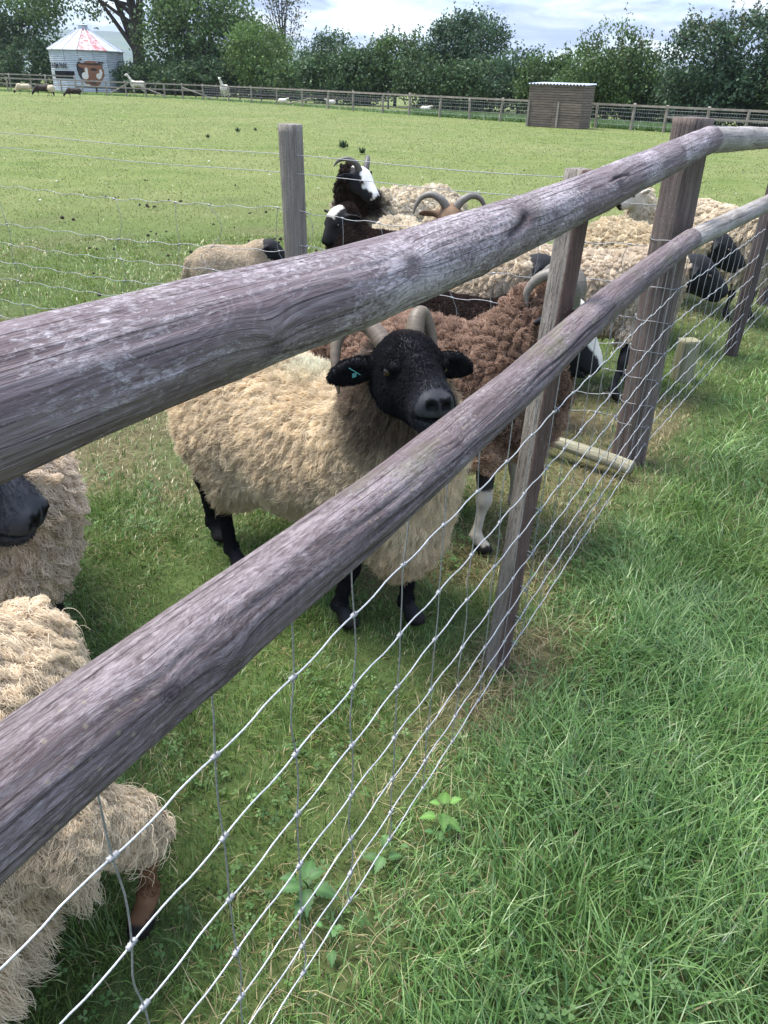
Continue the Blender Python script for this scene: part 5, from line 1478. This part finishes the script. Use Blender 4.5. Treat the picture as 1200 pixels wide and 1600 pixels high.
def make_field_details():
    g = np.random.default_rng(8)
    # droppings: far too many crumbs to count
    mb = MB()
    ico = np.array([[0, 0, 1], [.9, 0, .3], [.28, .85, .3], [-.73, .53, .3], [-.73, -.53, .3], [.28, -.85, .3], [.6, .5, -.4], [-.3, .75, -.4], [-.8, 0, -.4], [-.3, -.75, -.4], [.6, -.5, -.4]])
    fc = [[0, 1, 2], [0, 2, 3], [0, 3, 4], [0, 4, 5], [0, 5, 1], [1, 6, 2], [2, 7, 3], [3, 8, 4], [4, 9, 5], [5, 10, 1], [2, 6, 7], [3, 7, 8], [4, 8, 9], [5, 9, 10], [1, 10, 6]]
    spots = [(-1.5, 6.2), (-2.4, 6.6), (-2.0, 7.4), (-2.9, 7.6), (-1.2, 8.4), (-3.2, 6.0), (-2.6, 8.6), (.3, 8.8), (1.3, 9.5), (-.9, 7.3), (-1.8, 10.2), (2.2, 10.5), (-3.8, 9.2), (-1.9, 5.9), (-2.2, 5.7), (-3.0, 11.)]
    for sx, sy in spots + [tuple(v) for v in np.stack([g.uniform(-6, 5, 16), g.uniform(5.6, 18, 16)], 1)]:
        for _ in range(g.integers(1, 6)):
            r = g.uniform(.009, .024); q = ico * r * g.uniform(.7, 1.3, 3) + [sx + g.normal(0, .09), sy + g.normal(0, .09), r * .5 + .028]
            mb.add(q, (), fc)
    o = obj('droppings', mb.mesh('droppings'), m_plain('dung', (.030, .022, .016), .8, .2, .4, 40), kind='stuff'); o['label'] = 'small dark sheep droppings scattered over the paddock'; o['category'] = 'droppings'
    # pale crumbs (fleece, stones, daisies)
    mb = MB()
    for x, y in zip(g.uniform(-7, 6, 20), g.uniform(5.5, 22, 20)):
        r = g.uniform(.008, .022); mb.add(ico * r * [1.3, 1, .6] + [x, y, .035], (), fc)
    o = obj('pale_tufts', mb.mesh('pale_tufts'), m_plain('pale_tuft', (.6, .57, .5), .9, .1, .1), kind='stuff'); o['label'] = 'tiny pale tufts of fleece and flowers in the paddock'; o['category'] = 'tufts'
    # thistles
    for i, (px, y, h) in enumerate(((530, 236, .22), (561, 245, .18), (360, 209, .16), (388, 207, .12), (311, 219, .12))):
        D = CAM_H * 1572 / (y - (132 + .035 * (px - 600))) * 1.0; p = at(px, D)
        k = 46; a = g.uniform(0, 6.3, k); el = g.uniform(.25, 1.45, k); L = h * g.uniform(.5, 1.1, k)
        T = thing('thistle_clump', ('largest dark spiky thistle clump in the field above the piebald sheep', 'thistle clump just behind the horns of the piebald sheep', 'darker of two low thistle clumps left of the round grey post top', 'paler low thistle clump close to the top of the round grey post', 'lone faint thistle clump furthest from the round grey post')[i], 'thistle', tuple(p), 'thistle clumps in the field')
        d = np.stack([np.cos(a) * np.cos(el), np.sin(a) * np.cos(el), np.sin(el)], 1)
        sd = unit(np.cross(d, [0, 0, 1.])) * (h * .10); b = g.normal(0, h * .15, (k, 3)) * [1, 1, 0] + [0, 0, .01]
        V = np.stack([b, b + d * L[:, None] * .5 + sd, b + d * L[:, None], b + d * L[:, None] * .5 - sd], 1).reshape(-1, 3)
        me = mesh_np('leaf_rosette', V, np.arange(k)[:, None] * 4 + np.arange(4)[None], False); set_col(me, np.repeat(greens(k, (.02, .045, .02), (.04, .075, .035), (.07, .11, .06)), 4, 0))
        obj('leaf_rosette', me, M['leaf'], T)
        obj('stem', MB().tube([(0, 0, 0), (0, 0, h * .8)], h * .03, 5).mesh('stem'), m_plain('thistle_stem', (.05, .08, .04)), T)
    # long grass left uncropped along the far fence
    x, D = [], []
    for _ in range(1):
        px = np.concatenate([g.uniform(640, 830, 9000), g.uniform(925, 1050, 9000), g.uniform(-40, 640, 8000), g.uniform(1050, 1230, 3000)])
        dd = np.interp(px, [-60, 0, 150, 308, 424, 505, 591, 682, 778, 931, 1040, 1230], [75, 74, 72, 69, 63, 57.5, 52.5, 49, 46, 42, 39.5, 36.5]) + g.uniform(-.4, 3.2, len(px)) ** 1.0
        x = (px - 616) / 1373 * dd; D = dd
    k = len(x); h = np.where((px > 640), g.uniform(.15, .42, k), g.uniform(.08, .25, k))
    add_blades('tall_grass', [blades(x, D, h, g.uniform(.03, .06, k), g.uniform(0, 6.3, k), g.uniform(.2, .8, k), greens(k, (.06, .12, .03), (.10, .18, .045), (.17, .26, .08)), 1)], 'tall uncropped green grass along the far fence')
make_field_details()

# ------------------------------------------------------------------ nettles by the wire
def nettle(label, pos, h, nl, size, seed, bright):
    g = np.random.default_rng(seed)
    T = thing('nettle', label, 'nettle', tuple(pos), 'nettles by the wire')
    P = catmull([(0, 0, -.02), (g.normal(0, .006), g.normal(0, .006), h * .5), (g.normal(0, .012), g.normal(0, .012), h)], 12)
    st = MB().tube(P, np.linspace(.0028, .0015, 12), 6)
    obj('stem', st.mesh('stem', True), M['nettle_stem'], T)
    m = 13
    for i in range(nl):
        lv = i // 2; f = 1 - lv / max(1, (nl - 1) // 2) * .62
        b = P[max(2, int(11 * f))]; az = lv * math.pi / 2 + (i % 2) * math.pi + g.normal(0, .25)
        L = size * (1.0 if 0 < lv else .72) * g.uniform(.8, 1.15); W = L * .62
        u = np.linspace(0, 1, m); prof = np.sin(np.pi * u ** .62) * (1 - .12 * u)
        rows = []
        tilt = g.uniform(.05, .5) if lv else g.uniform(.5, .9)
        for k in range(m):
            ser = 1 + .16 * (1 if k % 2 else -1) * (0 < k < m - 1)
            for s_ in (-1, -.5, 0, .5, 1):
                y_ = s_ * W * .5 * prof[k] * (ser if abs(s_) == 1 else 1); x_ = L * u[k] + (.02 * L if (k % 2 and abs(s_) == 1) else 0)
                z_ = math.sin(tilt) * x_ - .9 * x_ * x_ / L * .55 + abs(s_) * W * .10 * prof[k] + (.0012 if k % 2 else -.0008) * (abs(s_) == .5)
                rows.append((.012 + x_ * math.cos(tilt * .6), y_, z_))
        V = np.array(rows); ca, sa = math.cos(az), math.sin(az)
        V = np.stack([V[:, 0] * ca - V[:, 1] * sa, V[:, 0] * sa + V[:, 1] * ca, V[:, 2]], 1) + b
        i_, j_ = np.meshgrid(np.arange(m - 1), np.arange(4), indexing='ij'); q = (i_ * 5 + j_).ravel()
        me = mesh_np('leaf', V, np.stack([q, q + 5, q + 6, q + 1], 1))
        base = np.array(bright) * g.uniform(.75, 1.25) * (1.35 if lv == 0 else 1)
        c = np.tile(base, (len(V), 1)); c[2::5] *= 1.35
        set_col(me, np.clip(c, 0, 1)); lo = obj('leaf', me, M['leaf'], T)
        obj('leaf_stalk', MB().tube([b, V[2]], .0012, 4).mesh('leaf_stalk'), M['nettle_stem'], lo)
M['nettle_stem'] = m_plain('nettle_stem', (.07, .11, .035), .7, .2)
nettle('bright young nettle with pale green leaves in the verge grass beside the wire', (.155, 1.20, 0), .10, 6, .046, 1, (.12, .235, .055))
nettle('broad dark nettle growing under the netting', (-.13, 1.00, 0), .12, 8, .052, 2, (.065, .135, .045))
nettle('small low nettle in the straw below the netting', (-.085, .92, 0), .06, 4, .034, 3, (.075, .16, .05))
nettle('nettle seedling in the grass close to the bright young nettle', (.03, 1.10, 0), .06, 6, .036, 4, (.085, .165, .055))
nettle('second low nettle half hidden beneath the bright young one', (.15, 1.15, 0), .045, 4, .030, 5, (.07, .15, .05))


# ------------------------------------------------------------------ clover and broad leaves mixed into the turf
def make_clover():
    g = np.random.default_rng(19)
    cx, cy = polar(170, .7, 3.4, .9, .6)
    k = 16
    x = np.repeat(cx, k) + g.normal(0, .05, len(cx) * k); y = np.repeat(cy, k) + g.normal(0, .05, len(cx) * k)
    o = fence_off(x, y); z = ground_h(x, y) + np.where(o > .1, g.uniform(.03, .085, len(x)), g.uniform(.012, .04, len(x)))
    V, C = [], []
    a0 = g.uniform(0, 6.3, len(x)); r = g.uniform(.004, .0085, len(x)); tl = g.normal(0, .35, (len(x), 2))
    col = greens(len(x), (.045, .10, .025), (.085, .165, .045), (.14, .23, .075))
    for j in range(3):
        a = a0 + j * 2.094; d = np.stack([np.cos(a), np.sin(a)], 1); p = np.stack([-d[:, 1], d[:, 0]], 1)
        for u, v in ((.1, 0), (.9, .62), (1.55, .42), (1.4, 0), (1.55, -.42), (.9, -.62)):
            q = d * (r * u)[:, None] + p * (r * v)[:, None]
            V.append(np.stack([x + q[:, 0], y + q[:, 1], z + (q * tl).sum(1) + r * .18 * abs(v)], 1)); C.append(col)
    n = len(x); V = np.stack(V, 1).reshape(-1, 3); C = np.stack(C, 1).reshape(-1, 3)
    b = np.arange(n * 3)[:, None] * 6
    me = mesh_np('clover', V, b + np.arange(6)[None], False); set_col(me, C)
    o_ = obj('clover', me, M['leaf'], kind='stuff'); o_['label'] = 'small clover leaves mixed into the turf on both sides of the fence'; o_['category'] = 'clover'
make_clover()

# ------------------------------------------------------------------ air
def make_haze():
    m = bpy.data.materials.new('haze_air'); m.use_nodes = True
    n, l = m.node_tree.nodes, m.node_tree.links; n.clear()
    out = n.new('ShaderNodeOutputMaterial'); v = n.new('ShaderNodeVolumePrincipled')
    v.inputs['Color'].default_value = (.80, .88, 1.0, 1); v.inputs['Density'].default_value = 1.6e-4; v.inputs['Anisotropy'].default_value = .2
    l.new(v.outputs[0], out.inputs['Volume'])
    o = obj('haze', MB().box((0, 0, 109), (14000, 14000, 222)).mesh('haze'), m, kind='stuff')
    o['label'] = 'thin pale summer haze over the fields'; o['category'] = 'haze'
make_haze()
